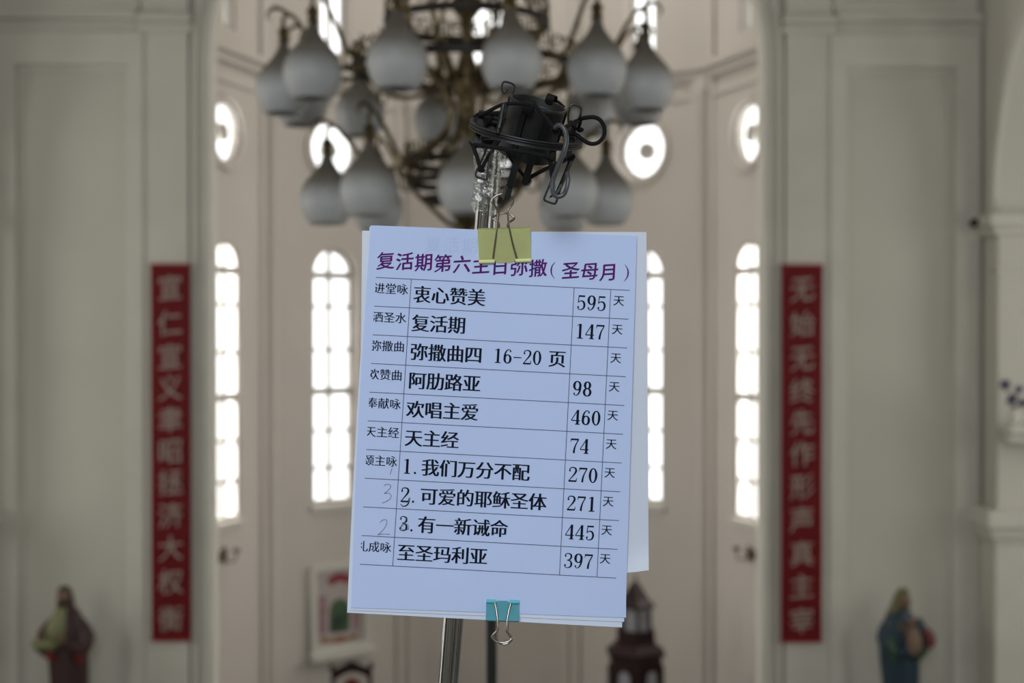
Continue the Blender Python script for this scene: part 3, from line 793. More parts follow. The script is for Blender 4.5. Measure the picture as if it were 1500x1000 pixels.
# bent wire frames
WR = .00085
def frame(pts): return mt('wire_frame', pts, WR, 'blackm', 3)
frame([(743.5, 131, -6), (738.5, 136.3, -6), (735.6, 133.5, -6), (735, 129, -6), (736.5, 121.8, -6), (740, 119.6, -6), (749, 122, -6), (753.8, 125.5, -6), (753.6, 130, -6), (746, 150, -8), (742.5, 165, -12)])
frame([(833.5, 184, 10), (832.5, 172, 12), (835, 157, 14), (837.5, 153.6, 14), (842, 153.2, 14), (849.5, 156.8, 14), (851.5, 160.5, 14), (851, 166, 14), (848.5, 172, 12), (840, 182, 8)])
frame([(714, 214, 22), (705, 236, 26), (697.5, 252, 27), (697, 257, 27), (700.5, 260, 27), (711, 262.5, 27), (713.6, 259, 27), (716, 238, 26), (724, 205, 24)])
frame([(813.5, 222, 26), (812, 248, 28), (806, 268, 30), (798, 288, 30), (797.6, 292.5, 30), (801, 295, 30), (811, 298.2, 30), (814.4, 296.5, 30), (817.5, 288, 30), (826, 262, 26), (836, 236, 18)])
mt('wire_frame', [(740, 174, 28), (736, 182, 32), (738, 170, 33), (741, 158, 33), (739, 151.5, 33), (737, 158, 34), (734, 176, 38), (731, 188, 40)], .0012, 'blackm', 3)
# elastic cords
CD = .00155
def cord(pts, r=CD): return mt('elastic_cord', pts, r, 'cord', 3)
cord([(701, 169.5, 12), (712, 165, 18), (736, 153, 30), (760, 151.5, 36), (777, 153, 38)])
cord([(706, 168, 6), (724, 165.5, 10), (740, 165, 12)])
cord([(782, 152, 38), (797, 170, 40), (812, 187.5, 42)])
cord([(812, 187, 40), (828, 186, 36), (843, 177.5, 16), (848, 178, 8)])
cord([(812, 146, -26), (820, 151, -25), (826, 157, -22)], .0012)
cord([(851, 172, 10), (850, 180, 6), (847, 189, 2), (849.5, 192, 2)], .0013)
cord([(836, 177, 8), (839, 186, 5), (846, 189, 3)], .0011)
cord([(693, 212.5, 22), (715, 214.5, 34), (748, 220, 42), (785, 226, 42), (806, 231.5, 38)], .0018)
cord([(693, 214, 24), (699, 231, 28), (704, 247, 30)], .0016)
cord([(706, 246, 30), (716, 228, 18), (733, 203, 4)], .0014)
cord([(741, 219, 30), (753, 240, 20), (768, 258, 10)], .0013)
cord([(776, 260, 8), (800, 247, 4), (822, 237, 2), (838, 228.5, 4)], .0016)
cord([(806, 234, 36), (809, 258, 34), (810, 276, 32)], .0018)
cord([(837, 232, 8), (828, 256, 18), (816, 284, 30)], .0018)
for p in ((704.5, 167.5, 12), (696, 213.5, 22), (705, 249, 29), (812, 188.5, 41), (807, 233, 37), (836, 232.5, 8), (815.5, 285, 30), (850, 190, 3), (773, 261, 9)):
    bm = bmesh.new(); c = MI @ Fg(p[0], p[1], p[2]-12)
    bmesh.ops.create_icosphere(bm, subdivisions=2, radius=.0024, matrix=Matrix.Translation(c) @ Matrix.Diagonal((1.25, 1, .85, 1)))
    obj('cord_knot', bm, 'cord', mount, True)
mt('cord_tail', [(693, 171.5, 13), (699, 168, 13), (704, 166, 12)], [.0006, .0014, .0014], 'cord', 1)
mt('cord_tail', [(687, 207.5, 22), (692, 213, 23), (697, 216, 23)], [.0006, .0014, .0014], 'cord', 1)
mt('cord_tail', [(805, 289, 31), (810, 286, 31), (815, 284.5, 31)], [.0005, .0009, .0011], 'cord', 1)
mt('cord_tail', [(842, 228, 5), (838, 229.5, 5), (833, 232, 5)], [.0016, .0018, .0014], 'cord', 1)
# flat clamp legs under the cup
mt('clamp_leg', [(761.5, 224, 34), (752, 254, 30), (746.5, 273, 26)], .001, 'black', 1, (.0052, .0022))
mt('clamp_leg', [(746.5, 273, 26), (744.5, 275, 25), (741, 289.5, 13)], .001, 'black', 1, (.0056, .0036))
mt('clamp_leg', [(781, 225, 20), (774, 250, 16), (768.5, 269, 12)], .001, 'black', 1, (.0054, .0022))
mt('clamp_leg', [(768.5, 269, 12), (772.5, 270.5, 6), (776.5, 264, 2)], .001, 'black', 3, (.003, .0018))
# swivel block joining ring and pole
bm = bmesh.new()
c = MI @ P(715, 184, 1.165)
box(bm, c.x-.006, c.x+.007, c.y-.012, c.y+.008, c.z-.013, c.z+.008, .002); obj('swivel_block', bm, 'black', mount)
bm = bmesh.new(); lathe(bm, [(0, 0), (.009, 0), (.0095, .004), (.0095, .016), (.008, .02), (0, .02)], 20, Matrix.Translation(inv @ P(716.5, 214, 1.17))); obj('thread_collar', bm, 'black', stand, True)
for k in range(3):
    bm = bmesh.new(); tube(bm, [MI @ P(718, 166+6*k, 1.150), MI @ P(738, 170+6*k, 1.150)], .0018, 8, 1); obj('thumb_lever', bm, 'black', mount, True)
# loose cable loops
mt('cable_loop', [(832, 194.5, 8), (840, 196, 10), (847, 199, 12), (853, 204, 12), (862, 209.5, 12), (870, 210.6, 12), (878, 207.5, 12), (884.5, 199, 12), (885.4, 188, 12), (882, 179.5, 12), (876, 173.5, 12), (868, 171.4, 12), (858, 172.4, 12), (851, 173.6, 10)], .00165, 'cord', 5, seg=12)
o = mt('cable_loop', [(813, 187, 42), (818, 183.6, 45), (824, 186, 47), (829, 195, 48), (829.6, 207, 48), (826, 222, 48), (817, 245, 46), (810.5, 262, 44), (809, 276, 44), (812, 285, 44), (818, 288, 44), (825, 285, 44), (830, 277, 42), (832.3, 264, 40), (831.6, 251.5, 40)], .00185, 'cable', 5, seg=12)
o['label'] = 'glossy grey cable loop hanging over the ring'
mt('cable_loop', [(822, 270, 40), (818, 279, 40), (813.5, 283.5, 41), (809.5, 279, 42), (808.6, 271, 42)], .0009, 'cable', 5)

# ------------------------------------------------------------------ second stand, black, out of focus
sp = P(720, 900, 2.6)
bs = empty('microphone_stand', 'blurred black stand pole rising behind the lower edge of the papers', 'microphone stand', (sp.x, 2.6, 2.9))
bm = bmesh.new(); tube(bm, [(0, 0, .02), (0, 0, py2z(800, 2.6)-2.9)], .0098, 16, 1); obj('pole', bm, 'blackm', bs, True)
bm = bmesh.new(); lathe(bm, [(0, 0), (.14, 0), (.14, .012), (.04, .03), (.02, .05), (0, .05)], 28); obj('base', bm, 'blackm', bs, True)
bm = bmesh.new(); lathe(bm, [(0, 0), (.012, 0), (.014, .05), (.02, .12), (.024, .15), (.018, .18), (0, .185)], 18, Matrix.Translation((0, 0, py2z(800, 2.6)-2.9))); obj('microphone_head', bm, 'black', bs, True)

# ------------------------------------------------------------------ red couplet banners
def banner(chars, x0, x1, y0, y1, ys, label):
    Y = YF-.11
    a = P(x0, y0, Y); b = P(x1, y1, Y)
    root = empty('couplet_banner', label, 'banner', ((a.x+b.x)/2, Y, b.z), 'red couplet banners flanking the chancel arch')
    W = (b.x-a.x)/2; H = a.z-b.z
    bm = bmesh.new(); n = 24; g = []
    for j in range(n+1):
        z = H*j/n
        g.append([bm.verts.new((s*W, .004*math.sin(j*.7)-.002, z)) for s in (-1, -.5, 0, .5, 1)])
    for j in range(n):
        for i in range(4): bm.faces.new((g[j][i], g[j][i+1], g[j+1][i+1], g[j+1][i]))
    bmesh.ops.solidify(bm, geom=bm.faces[:], thickness=.004)
    obj('paper_strip', bm, 'red', root, True)
    for z in (.006, H-.006):
        bm = bmesh.new(); tube(bm, [(-W-.004, 0, z), (W+.004, 0, z)], .011, 10, 1); obj('roller', bm, 'redframe', root, True)
    for ch, yy in zip(chars, ys):
        vs, fs = glyph(ch, .012, .010)
        sz = .205; zc = P((x0+x1)/2, yy, Y).z-b.z; bm = bmesh.new()
        n3 = len(vs)//3
        vv = [bm.verts.new(((u-.5)*sz, -.012-.0015*(vi//n3), (v-.38+.08*(u-.5))*sz*1.05+zc)) for vi, (u, v) in enumerate(vs)]
        for f in fs:
            try: bm.faces.new([vv[i] for i in f])
            except ValueError: pass
        obj('brush_character', bm, 'gold', root)
banner('宣仁宣义聿昭拯济大权衡', 220.5, 279.5, 387, 938, [421, 473, 522, 567, 614, 660, 706, 754, 802, 851, 905], 'red vertical banner with pale brush characters on the left pilaster')
banner('无始无终先作形声真主宰', 1144.5, 1204, 388, 940, [423, 474, 524, 572, 618, 664, 712, 760, 810, 858, 908], 'red vertical banner with pale brush characters on the right pilaster')

# ------------------------------------------------------------------ chandelier
CX, CY = px2x(684, 6.3), 6.3
ch = empty('chandelier', 'large two-tier brass chandelier with onion-shaped opal glass shades', 'chandelier', (CX, CY, CAMZ+1.0))
Z0 = CAMZ+1.0
def hz(h): return h-1.0            # heights given above the camera
bm = bmesh.new()
lathe(bm, [(0, hz(.30)), (.012, hz(.31)), (.03, hz(.335)), (.018, hz(.37)), (.045, hz(.42)), (.05, hz(.47)), (.022, hz(.52)), (.02, hz(.66)), (.045, hz(.72)), (.028, hz(.80)), (.02, hz(.95)), (.05, hz(1.04)), (.065, hz(1.10)), (.04, hz(1.17)), (.02, hz(1.25)), (.03, hz(1.36)), (.075, hz(1.42)), (.05, hz(1.50)), (.02, hz(1.56)), (.016, hz(1.9)), (0, hz(1.95))], 20)
obj('column', bm, 'brass', ch, True)
bm = bmesh.new()
hh = hz(1.92); top = TOP-Z0
k = 0
while hh < top-.1:
    a = k % 2
    ring = [(.022*math.cos(t)*(1-a), .022*math.cos(t)*a, hh+.035*math.sin(t)+.03) for t in [2*PI*i/12 for i in range(12)]]
    tube(bm, ring, .004, 6, 1, closed=True); hh += .058; k += 1
o = obj('chain', bm, 'brass', ch, True)
bm = bmesh.new(); lathe(bm, [(.0, top), (.09, top), (.085, top-.03), (.03, top-.08), (0, top-.1)], 20); obj('ceiling_rose', bm, 'brass', ch, True)
def band(r, h, hgt, name='ring_band'):
    bm = bmesh.new(); lathe(bm, [(r-.008, hz(h)), (r+.004, hz(h)-.006), (r+.008, hz(h)), (r+.004, hz(h)+hgt*.5), (r+.01, hz(h)+hgt), (r-.004, hz(h)+hgt+.006), (r-.01, hz(h)+hgt)], 48, closed=True)
    obj(name, bm, 'dark', ch, True)
def crest(r, h, n, s):
    bm = bmesh.new()
    for i in range(n):
        a0 = 2*PI*i/n
        for sd in (-1, 1):
            pts = []
            for q in range(9):
                t = q/8*1.75*PI; rr = s*(1-.085*q)*.42
                aa = a0+sd*(s*.42-rr*math.cos(t))/r
                pts.append((r*math.cos(aa), r*math.sin(aa), hz(h)+.35*s+rr*math.sin(t)*1.25+.12*s))
            tube(bm, pts, .0055, 5, 1)
        tube(bm, [(r*math.cos(a0+PI/n), r*math.sin(a0+PI/n), hz(h)), (r*math.cos(a0+PI/n), r*math.sin(a0+PI/n), hz(h)+s*1.15)], [.008, .004], 5, 1)
    o = obj('filigree_crest', bm, 'brass', ch); return o
band(.50, 1.125, .03); crest(.50, 1.155, 20, .085)
band(.36, 1.33, .028); crest(.36, 1.36, 14, .08)
band(.275, .715, .022); crest(.275, .74, 12, .07)
band(.265, .63, .022); band(.19, .555, .022)
# basket bars and S scrolls
for i in range(8):
    a = 2*PI*(i+.5)/8; c, s = math.cos(a), math.sin(a)
    def pr(l): return [(c*r, s*r, hz(h)) for r, h in l]
    bm = bmesh.new(); tube(bm, pr([(.05, 1.46), (.10, 1.55), (.20, 1.56), (.30, 1.46), (.36, 1.35)]), .010, 7, 4); obj('scroll_bar', bm, 'brass', ch, True)
    bm = bmesh.new(); tube(bm, pr([(.36, 1.33), (.30, 1.24), (.14, 1.10), (.075, .98), (.10, .86), (.2, .78), (.275, .74)]), [.012, .014, .011], 7, 4); obj('scroll_bar', bm, 'brass', ch, True)
    bm = bmesh.new(); tube(bm, pr([(.50, 1.14), (.38, 1.05), (.22, 1.04), (.06, 1.12)]), .011, 7, 4); obj('scroll_bar', bm, 'brass', ch, True)
    bm = bmesh.new(); tube(bm, pr([(.275, .72), (.26, .62), (.19, .55), (.10, .47), (.045, .44)]), .009, 7, 4); obj('scroll_bar', bm, 'brass', ch, True)
# shades
SH = [(0.028, 0), (.034, .0), (.062, .004), (.086, .03), (.108, .075), (.117, .115), (.112, .155), (.094, .195), (.066, .232), (.040, .265), (.024, .295), (.020, .315), (.012, .32)]
bm = bmesh.new()
prof = [(.070, 0.0), (.078, -.004), (.084, .004), (.101, .03), (.114, .064), (.120, .10), (.118, .13), (.108, .163), (.090, .19), (.068, .215), (.048, .239), (.032, .263), (.022, .290), (.017, .318), (.010, .322), (.012, .312), (.018, .286), (.027, .262), (.043, .237), (.063, .212), (.085, .187), (.103, .160), (.113, .129), (.115, .10), (.109, .066), (.096, .034), (.077, .010)]
lathe(bm, prof, 32, closed=True)
bmesh.ops.recalc_face_normals(bm, faces=bm.faces[:])
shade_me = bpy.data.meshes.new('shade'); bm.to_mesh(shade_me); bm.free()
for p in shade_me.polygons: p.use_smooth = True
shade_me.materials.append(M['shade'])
bm = bmesh.new(); lathe(bm, [(0, .30), (.022, .302), (.026, .315), (.018, .335), (.028, .35), (.012, .375), (0, .38)], 16)
cap_me = bpy.data.meshes.new('cap'); bm.to_mesh(cap_me); bm.free(); cap_me.materials.append(M['brass'])
bm = bmesh.new(); lathe(bm, [(0, .07), (.02, .075), (.03, .11), (.026, .15), (.014, .19), (.014, .30), (0, .30)], 14)
bulb_me = bpy.data.meshes.new('bulb'); bm.to_mesh(bulb_me); bm.free(); bulb_me.materials.append(mat('bulb_glass', (.6, .58, .55), .3, noise=.05, nscale=20))
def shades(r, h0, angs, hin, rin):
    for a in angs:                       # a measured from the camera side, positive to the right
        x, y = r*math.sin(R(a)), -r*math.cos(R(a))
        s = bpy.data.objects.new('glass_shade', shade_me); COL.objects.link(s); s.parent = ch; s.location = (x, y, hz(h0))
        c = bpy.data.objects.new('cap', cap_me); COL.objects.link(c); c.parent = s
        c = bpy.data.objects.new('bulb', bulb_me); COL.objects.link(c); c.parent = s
        d = Vector((math.sin(R(a)), -math.cos(R(a)), 0))
        top_ = hz(h0)+.38
        bm = bmesh.new()
        pts = [d*rin+Vector((0, 0, hz(hin))), d*(rin+.4*(r-rin))+Vector((0, 0, hz(hin)-.02)), d*(rin+.72*(r-rin))+Vector((0, 0, top_-.02)), d*(r-.035)+Vector((0, 0, top_+.045)), d*r+Vector((0, 0, top_+.03)), d*r+Vector((0, 0, top_-.03))]
        tube(bm, pts, [.012, .010, .009, .009], 8, 4)
        # curled leaf on the arm
        q = [d*(r-.03)+Vector((0, 0, top_+.045)), d*(r+.03)+Vector((0, 0, top_+.075)), d*(r+.07)+Vector((0, 0, top_+.045)), d*(r+.055)+Vector((0, 0, top_+.015))]
        tube(bm, q, [.008, .010, .006, .002], 6, 4)
        q = [d*(rin+.5*(r-rin))+Vector((0, 0, hz(hin)+.0)), d*(rin+.5*(r-rin))+Vector((0, 0, hz(hin)-.07)), d*(rin+.35*(r-rin))+Vector((0, 0, hz(hin)-.09)), d*(rin+.3*(r-rin))+Vector((0, 0, hz(hin)-.05))]
        tube(bm, q, [.008, .007, .005, .003], 6, 4)
        o = obj('curved_arm', bm, 'brass', ch, True)
U = [13.3, 41.5, 73, 103, 133, 160, -169, -139, -108, -82, -50.5, -18.8]
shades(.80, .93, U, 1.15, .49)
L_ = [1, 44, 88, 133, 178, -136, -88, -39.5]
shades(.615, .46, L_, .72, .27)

# ------------------------------------------------------------------ robed statues on pedestals
def loft(bm, rings, seg=28, fold=0, nf=9, ph=0):
    """rings: (cx, cy, z, rx, ry)"""
    rs = []
    for j, (cx, cy, z, rx, ry) in enumerate(rings):
        ring = []
        for k in range(seg):
            a = 2*PI*k/seg; f = 1+fold*math.sin(nf*a+ph+.25*j)
            ring.append(bm.verts.new((cx+rx*math.cos(a)*f, cy+ry*math.sin(a)*f, z)))
        rs.append(ring)
    for j in range(len(rs)-1):
        for k in range(seg): bm.faces.new((rs[j][k], rs[j][(k+1) % seg], rs[j+1][(k+1) % seg], rs[j+1][k]))
    bm.faces.new(rs[0][::-1]); bm.faces.new(rs[-1])
    return bm
def head_bm(cx, cy, zc, s):
    bm = bmesh.new()
    loft(bm, [(cx, cy+.01*s, zc-1.5*s, .34*s, .34*s), (cx, cy, zc-1.0*s, .36*s, .36*s), (cx, cy-.12*s, zc-.95*s, .30*s, .36*s), (cx, cy-.14*s, zc-.72*s, .50*s, .58*s), (cx, cy-.06*s, zc-.3*s, .64*s, .76*s), (cx, cy, zc+.1*s, .70*s, .84*s), (cx, cy+.04*s, zc+.5*s, .62*s, .76*s), (cx, cy+.06*s, zc+.8*s, .38*s, .48*s), (cx, cy+.06*s, zc+.92*s, .08*s, .1*s)], 20)
    tube(bm, [(cx, cy-.84*s, zc+.12*s), (cx, cy-1.0*s, zc-.22*s), (cx, cy-.8*s, zc-.28*s)], [.06*s, .13*s, .08*s], 6, 2)   # nose
    for q in (-1, 1):
        bmesh.ops.create_icosphere(bm, subdivisions=1, radius=.10*s, matrix=Matrix.Translation((cx+q*.27*s, cy-.74*s, zc+.06*s)))
        bmesh.ops.create_icosphere(bm, subdivisions=1, radius=.13*s, matrix=Matrix.Translation((cx+q*.68*s, cy, zc-.05*s)) @ Matrix.Diagonal((.5, 1, 1.3, 1)))
    tube(bm, [(cx-.2*s, cy-.78*s, zc-.5*s), (cx, cy-.84*s, zc-.52*s), (cx+.2*s, cy-.78*s, zc-.5*s)], [.03*s, .07*s, .03*s], 6, 2)
    return bm
def hand_bm(bm, p, d, up, s):
    d = Vector(d).normalized(); up = Vector(up).normalized(); sd = d.cross(up).normalized()
    p = Vector(p)
    tube(bm, [p, p+d*s*.5, p+d*s*1.0], [s*.22, s*.34, s*.34], 8, 2)
    for k, ln in enumerate((.75, .95, .9, .65)):
        o = p+d*s*.95+sd*s*(.24-.16*k)
        tube(bm, [o, o+d*s*ln*.5+up*.05*s, o+d*s*ln-up*.12*s], [s*.085, s*.075, s*.05], 6, 2)
    tube(bm, [p+d*s*.3+sd*s*.25, p+d*s*.65+sd*s*.5, p+d*s*.95+sd*s*.58], [s*.11, s*.09, s*.06], 6, 2)
SM_ = lambda n, c, c2=None: mat(n, c, .5, noise=.2, nscale=14, col2=c2)
M['skin'] = SM_('painted_skin', (.17, .10, .065)); M['hair'] = SM_('painted_brown_hair', (.055, .032, .02))
M['maroon'] = SM_('painted_maroon_cloak', (.034, .009, .009)); M['cream'] = SM_('painted_pale_yellow_robe', (.19, .19, .085), (.14, .16, .07)); M['crimson'] = SM_('painted_crimson_lining', (.15, .012, .012))
M['blue'] = SM_('painted_blue_robe', (.008, .032, .052)); M['olive'] = SM_('painted_olive_gold_veil', (.13, .12, .04)); M['green'] = SM_('painted_green_hem', (.035, .09, .04)); M['pink'] = SM_('painted_rose_garment', (.15, .03, .033)); M['peach'] = SM_('painted_peach_cloth', (.20, .13, .085))
def pedestal(x, y, z, label):
    bm = bmesh.new(); t = bmesh.new()
    r = empty('statue_pedestal', label, 'pedestal', (x, y, 0), 'statue pedestals against the chancel wall')
    box(bm, -.24, .24, -.18, .18, .12, z-.09, .01); obj('shaft', bm, 'trim', r)
    bm = bmesh.new(); box(bm, -.29, .29, -.23, .23, 0, .12, .01); obj('plinth', bm, 'trim', r)
    bm = bmesh.new(); box(bm, -.29, .29, -.22, .22, z-.09, z-.001, .012); obj('cap_slab', bm, 'trim', r)
YS = 11.22
k = YS/2083
zt = py2z(858, YS, 95); zb = zt-1.30; x = px2x(97, YS)
pedestal(x, YS, zb, 'plaster pedestal under the maroon-cloaked statue at left')
stt = empty('robed_statue', 'painted statue of a long-haired bearded man in a maroon cloak over a pale yellow robe', 'statue', (x, YS, zb))
def q(px, py, dy=0): return (k*(px-97), dy, zt-zb-k*(py-858))
H = lambda py: zt-zb-k*(py-858)
bm = bmesh.new(); loft(bm, [(0, 0, .0, .17, .14), (.01, 0, .05, .165, .135), (.012, 0, H(1040), .155, .13), (.015, 0, H(1000), .145, .125), (.01, 0, H(960), .15, .125), (.0, 0, H(930), .155, .12), (0, 0, H(905), .125, .10), (0, 0, H(893), .09, .075), (-.01, 0, H(887), .045, .045)], 40, .045, 9)
obj('cloak', bm, 'maroon', stt, True)
bm = bmesh.new(); loft(bm, [(-.05, -.06, H(945), .06, .05), (-.055, -.08, H(930), .09, .06), (-.05, -.075, H(912), .085, .06), (-.035, -.06, H(897), .06, .05), (-.02, -.04, H(888), .04, .035)], 24, .06, 7); obj('robe', bm, 'cream', stt, True)
bm = bmesh.new(); tube(bm, [q(80, 906), q(67, 927, -.03), q(72, 945, -.10), q(66, 936, -.16)], [.035, .06, .06, .05], 12, 3); obj('sleeve', bm, 'maroon', stt, True)
bm = bmesh.new(); tube(bm, [q(111, 904), q(127, 930, -.03), q(121, 948, -.10), q(104, 935, -.15)], [.035, .065, .06, .045], 12, 3); obj('sleeve', bm, 'maroon', stt, True)
bm = bmesh.new(); tube(bm, [q(72, 938, -.11), q(78, 952, -.12), q(86, 962, -.11)], [.03, .045, .02], 10, 3); obj('sleeve_lining', bm, 'crimson', stt, True)
bm = bmesh.new(); tube(bm, [q(120, 938, -.10), q(122, 955, -.11), q(119, 968, -.10)], [.03, .045, .015], 10, 3); obj('sleeve_lining', bm, 'crimson', stt, True)
bm = bmesh.new(); tube(bm, [q(88, 940, -.13), q(76, 938, -.15), q(64, 937, -.16), q(62, 930, -.16)], [.03, .045, .05, .035], 10, 3); obj('sleeve_cuff', bm, 'cream', stt, True)
bm = bmesh.new(); hand_bm(bm, q(66, 932, -.17), (.1, -.3, 1), (0, -1, 0), .05); obj('hand', bm, 'skin', stt, True)
bm = bmesh.new(); hand_bm(bm, q(104, 935, -.16), (-.7, -.1, .6), (0, -1, 0), .05); obj('hand', bm, 'skin', stt, True)
obj('head', head_bm(-.022, -.02, H(872), .062), 'skin', stt, True)
bm = bmesh.new(); loft(bm, [(-.02, .03, H(902), .075, .05), (-.02, .03, H(892), .072, .055), (-.02, .028, H(880), .066, .06), (-.022, .02, H(872), .06, .055), (-.022, .008, H(864), .052, .058), (-.022, .0, H(859), .035, .045), (-.022, .0, H(857), .01, .012)], 24, .03, 11); obj('hair', bm, 'hair', stt, True)
bm = bmesh.new(); loft(bm, [(-.022, -.062, H(886), .008, .01), (-.022, -.064, H(882.5), .026, .02), (-.022, -.06, H(879), .034, .026), (-.022, -.05, H(876.5), .03, .02)], 14); obj('beard', bm, 'hair', stt, True)

zt = py2z(862, YS, 1325); zb = zt-1.30; x = px2x(1320, YS)
pedestal(x, YS, zb, 'plaster pedestal under the blue-robed statue at right')
s2_ = empty('robed_statue', 'painted statue of a woman in a blue robe and yellow veil holding a child', 'statue', (x, YS, zb))
def q(px, py, dy=0): return (k*(px-1320), dy, zt-zb-k*(py-862))
H = lambda py: zt-zb-k*(py-862)
bm = bmesh.new(); loft(bm, [(0, 0, 0, .17, .14), (0, 0, .05, .16, .135), (.01, 0, H(1045), .15, .13), (.005, 0, H(1000), .145, .125), (-.005, 0, H(965), .155, .125), (-.01, 0, H(935), .155, .12), (-.01, 0, H(910), .13, .10), (0, 0, H(899), .09, .075), (.02, 0, H(892), .045, .045)], 40, .045, 8); obj('robe', bm, 'blue', s2_, True)
bm = bmesh.new(); tube(bm, [q(1304, 912), q(1294, 932, -.03), q(1305, 950, -.09), q(1328, 948, -.15)], [.05, .06, .055, .035], 12, 3); obj('sleeve', bm, 'blue', s2_, True)
bm = bmesh.new(); tube(bm, [q(1342, 908), q(1352, 928, -.02), q(1350, 945, -.08), q(1336, 946, -.14)], [.045, .055, .05, .035], 12, 3); obj('sleeve', bm, 'blue', s2_, True)
bm = bmesh.new(); tube(bm, [q(1300, 930, -.09), q(1303, 948, -.12), q(1304, 966, -.11)], [.02, .032, .01], 10, 3); obj('hem_fold', bm, 'green', s2_, True)
bm = bmesh.new(); tube(bm, [q(1352, 940, -.09), q(1345, 952, -.13), q(1340, 962, -.12)], [.02, .032, .01], 10, 3); obj('hem_fold', bm, 'green', s2_, True)
obj('head', head_bm(.032, -.03, H(880), .058), 'skin', s2_, True)
bm = bmesh.new(); loft(bm, [(-.055, .02, H(912), .055, .05), (-.03, .03, H(900), .075, .06), (.0, .03, H(888), .066, .062), (.015, .025, H(876), .062, .062), (.022, .012, H(867), .05, .055), (.025, .008, H(862), .03, .04), (.025, .008, H(860.5), .008, .01)], 24, .04, 7); obj('veil', bm, 'olive', s2_, True)
bm = bmesh.new(); loft(bm, [(.055, -.15, H(952), .03, .04), (.07, -.155, H(942), .06, .06), (.065, -.15, H(928), .06, .055), (.06, -.14, H(918), .045, .045), (.055, -.14, H(912), .02, .02)], 20, .04, 6); o = obj('child_garment', bm, 'peach', s2_, True)
bm = bmesh.new(); tube(bm, [q(1348, 916, -.15), q(1355, 928, -.17), q(1354, 942, -.18)], [.03, .042, .025], 10, 3); obj('child_cloak', bm, 'pink', s2_, True)
obj('child_head', head_bm(.05, -.15, H(906), .042), 'skin', s2_, True)
bm = bmesh.new(); tube(bm, [q(1322, 920, -.16), q(1314, 914, -.19), q(1310, 908, -.2)], [.02, .016, .012], 8, 2); hand_bm(bm, q(1310, 909, -.2), (-.3, -.2, 1), (0, -1, 0), .028); obj('child_arm', bm, 'skin', s2_, True)
bm = bmesh.new(); hand_bm(bm, q(1328, 948, -.16), (.8, -.3, .2), (0, -.3, 1), .045); obj('hand', bm, 'skin', s2_, True)
bm = bmesh.new(); hand_bm(bm, q(1336, 945, -.15), (-.5, -.4, .5), (0, -.3, 1), .045); obj('hand', bm, 'skin', s2_, True)

# ------------------------------------------------------------------ framed picture on the left apse wall
mx = apse_frame(-36)
pz0, pz1, pu0, pu1 = 1.43, 2.28, -.37, .30
pic = empty('framed_picture', 'pale framed picture with a red arch and green middle on the left apse wall', 'picture', mx @ Vector((0, pz0, 0)))
PI_ = pic.matrix_world.inverted() @ mx
M['pic_bg'] = mat('picture_cream_ground', (.50, .44, .42), .6, noise=.15, nscale=12)
M['pic_red'] = mat('picture_red', (.30, .03, .04), .6, noise=.2, nscale=12); M['pic_green'] = mat('picture_green', (.08, .15, .07), .6, col2=(.02, .04, .03), nscale=5)
M['pic_pink'] = mat('picture_pink', (.35, .20, .22), .6, noise=.2, nscale=16); M['pic_orange'] = mat('picture_orange', (.34, .15, .06), .6, noise=.3, nscale=16)
def pslab(name, lo, holes, th, zc, m): return slab(name, lo, holes, th, PI_ @ Matrix.Translation((0, 0, zc)), m, pic)
pslab('frame', rect(pu0, pu1, pz0, pz1), [rect(pu0+.06, pu1-.06, pz0+.06, pz1-.06)], .07, .035, 'trim')
pslab('canvas', rect(pu0+.05, pu1-.05, pz0+.05, pz1-.05), [], .02, .015, 'pic_bg')
uc = (pu0+pu1)/2
o = arch(uc, 1.95, 2.0, .20, 14); pslab('painted_arch', [(uc+.2*math.cos(PI-PI*t/12), 1.98+.2*math.sin(PI-PI*t/12)) for t in range(3, 10)]+[(uc+.13*math.cos(PI*t/12), 1.97+.13*math.sin(PI*t/12)) for t in range(3, 10)], [], .006, .028, 'pic_red')
for sd in (-1, 1): pslab('painted_column', rect(uc+sd*.19-.035, uc+sd*.19+.035, 1.60, 1.97), [], .006, .028, 'pic_pink')
pslab('painted_centre', arch(uc, 1.60, 1.82, .11, 12), [], .006, .028, 'pic_green')
pslab('painted_garland', [(uc-.2, 1.58), (uc-.1, 1.53), (uc, 1.56), (uc+.1, 1.53), (uc+.2, 1.58), (uc+.2, 1.52), (uc, 1.49), (uc-.2, 1.52)], [], .006, .028, 'pic_orange')
bm = bmesh.new(); box(bm, pu0-.03, pu1+.03, pz0-.07, pz0, 0, .16, .01); bm.transform(PI_); obj('ledge', bm, 'trim', pic)

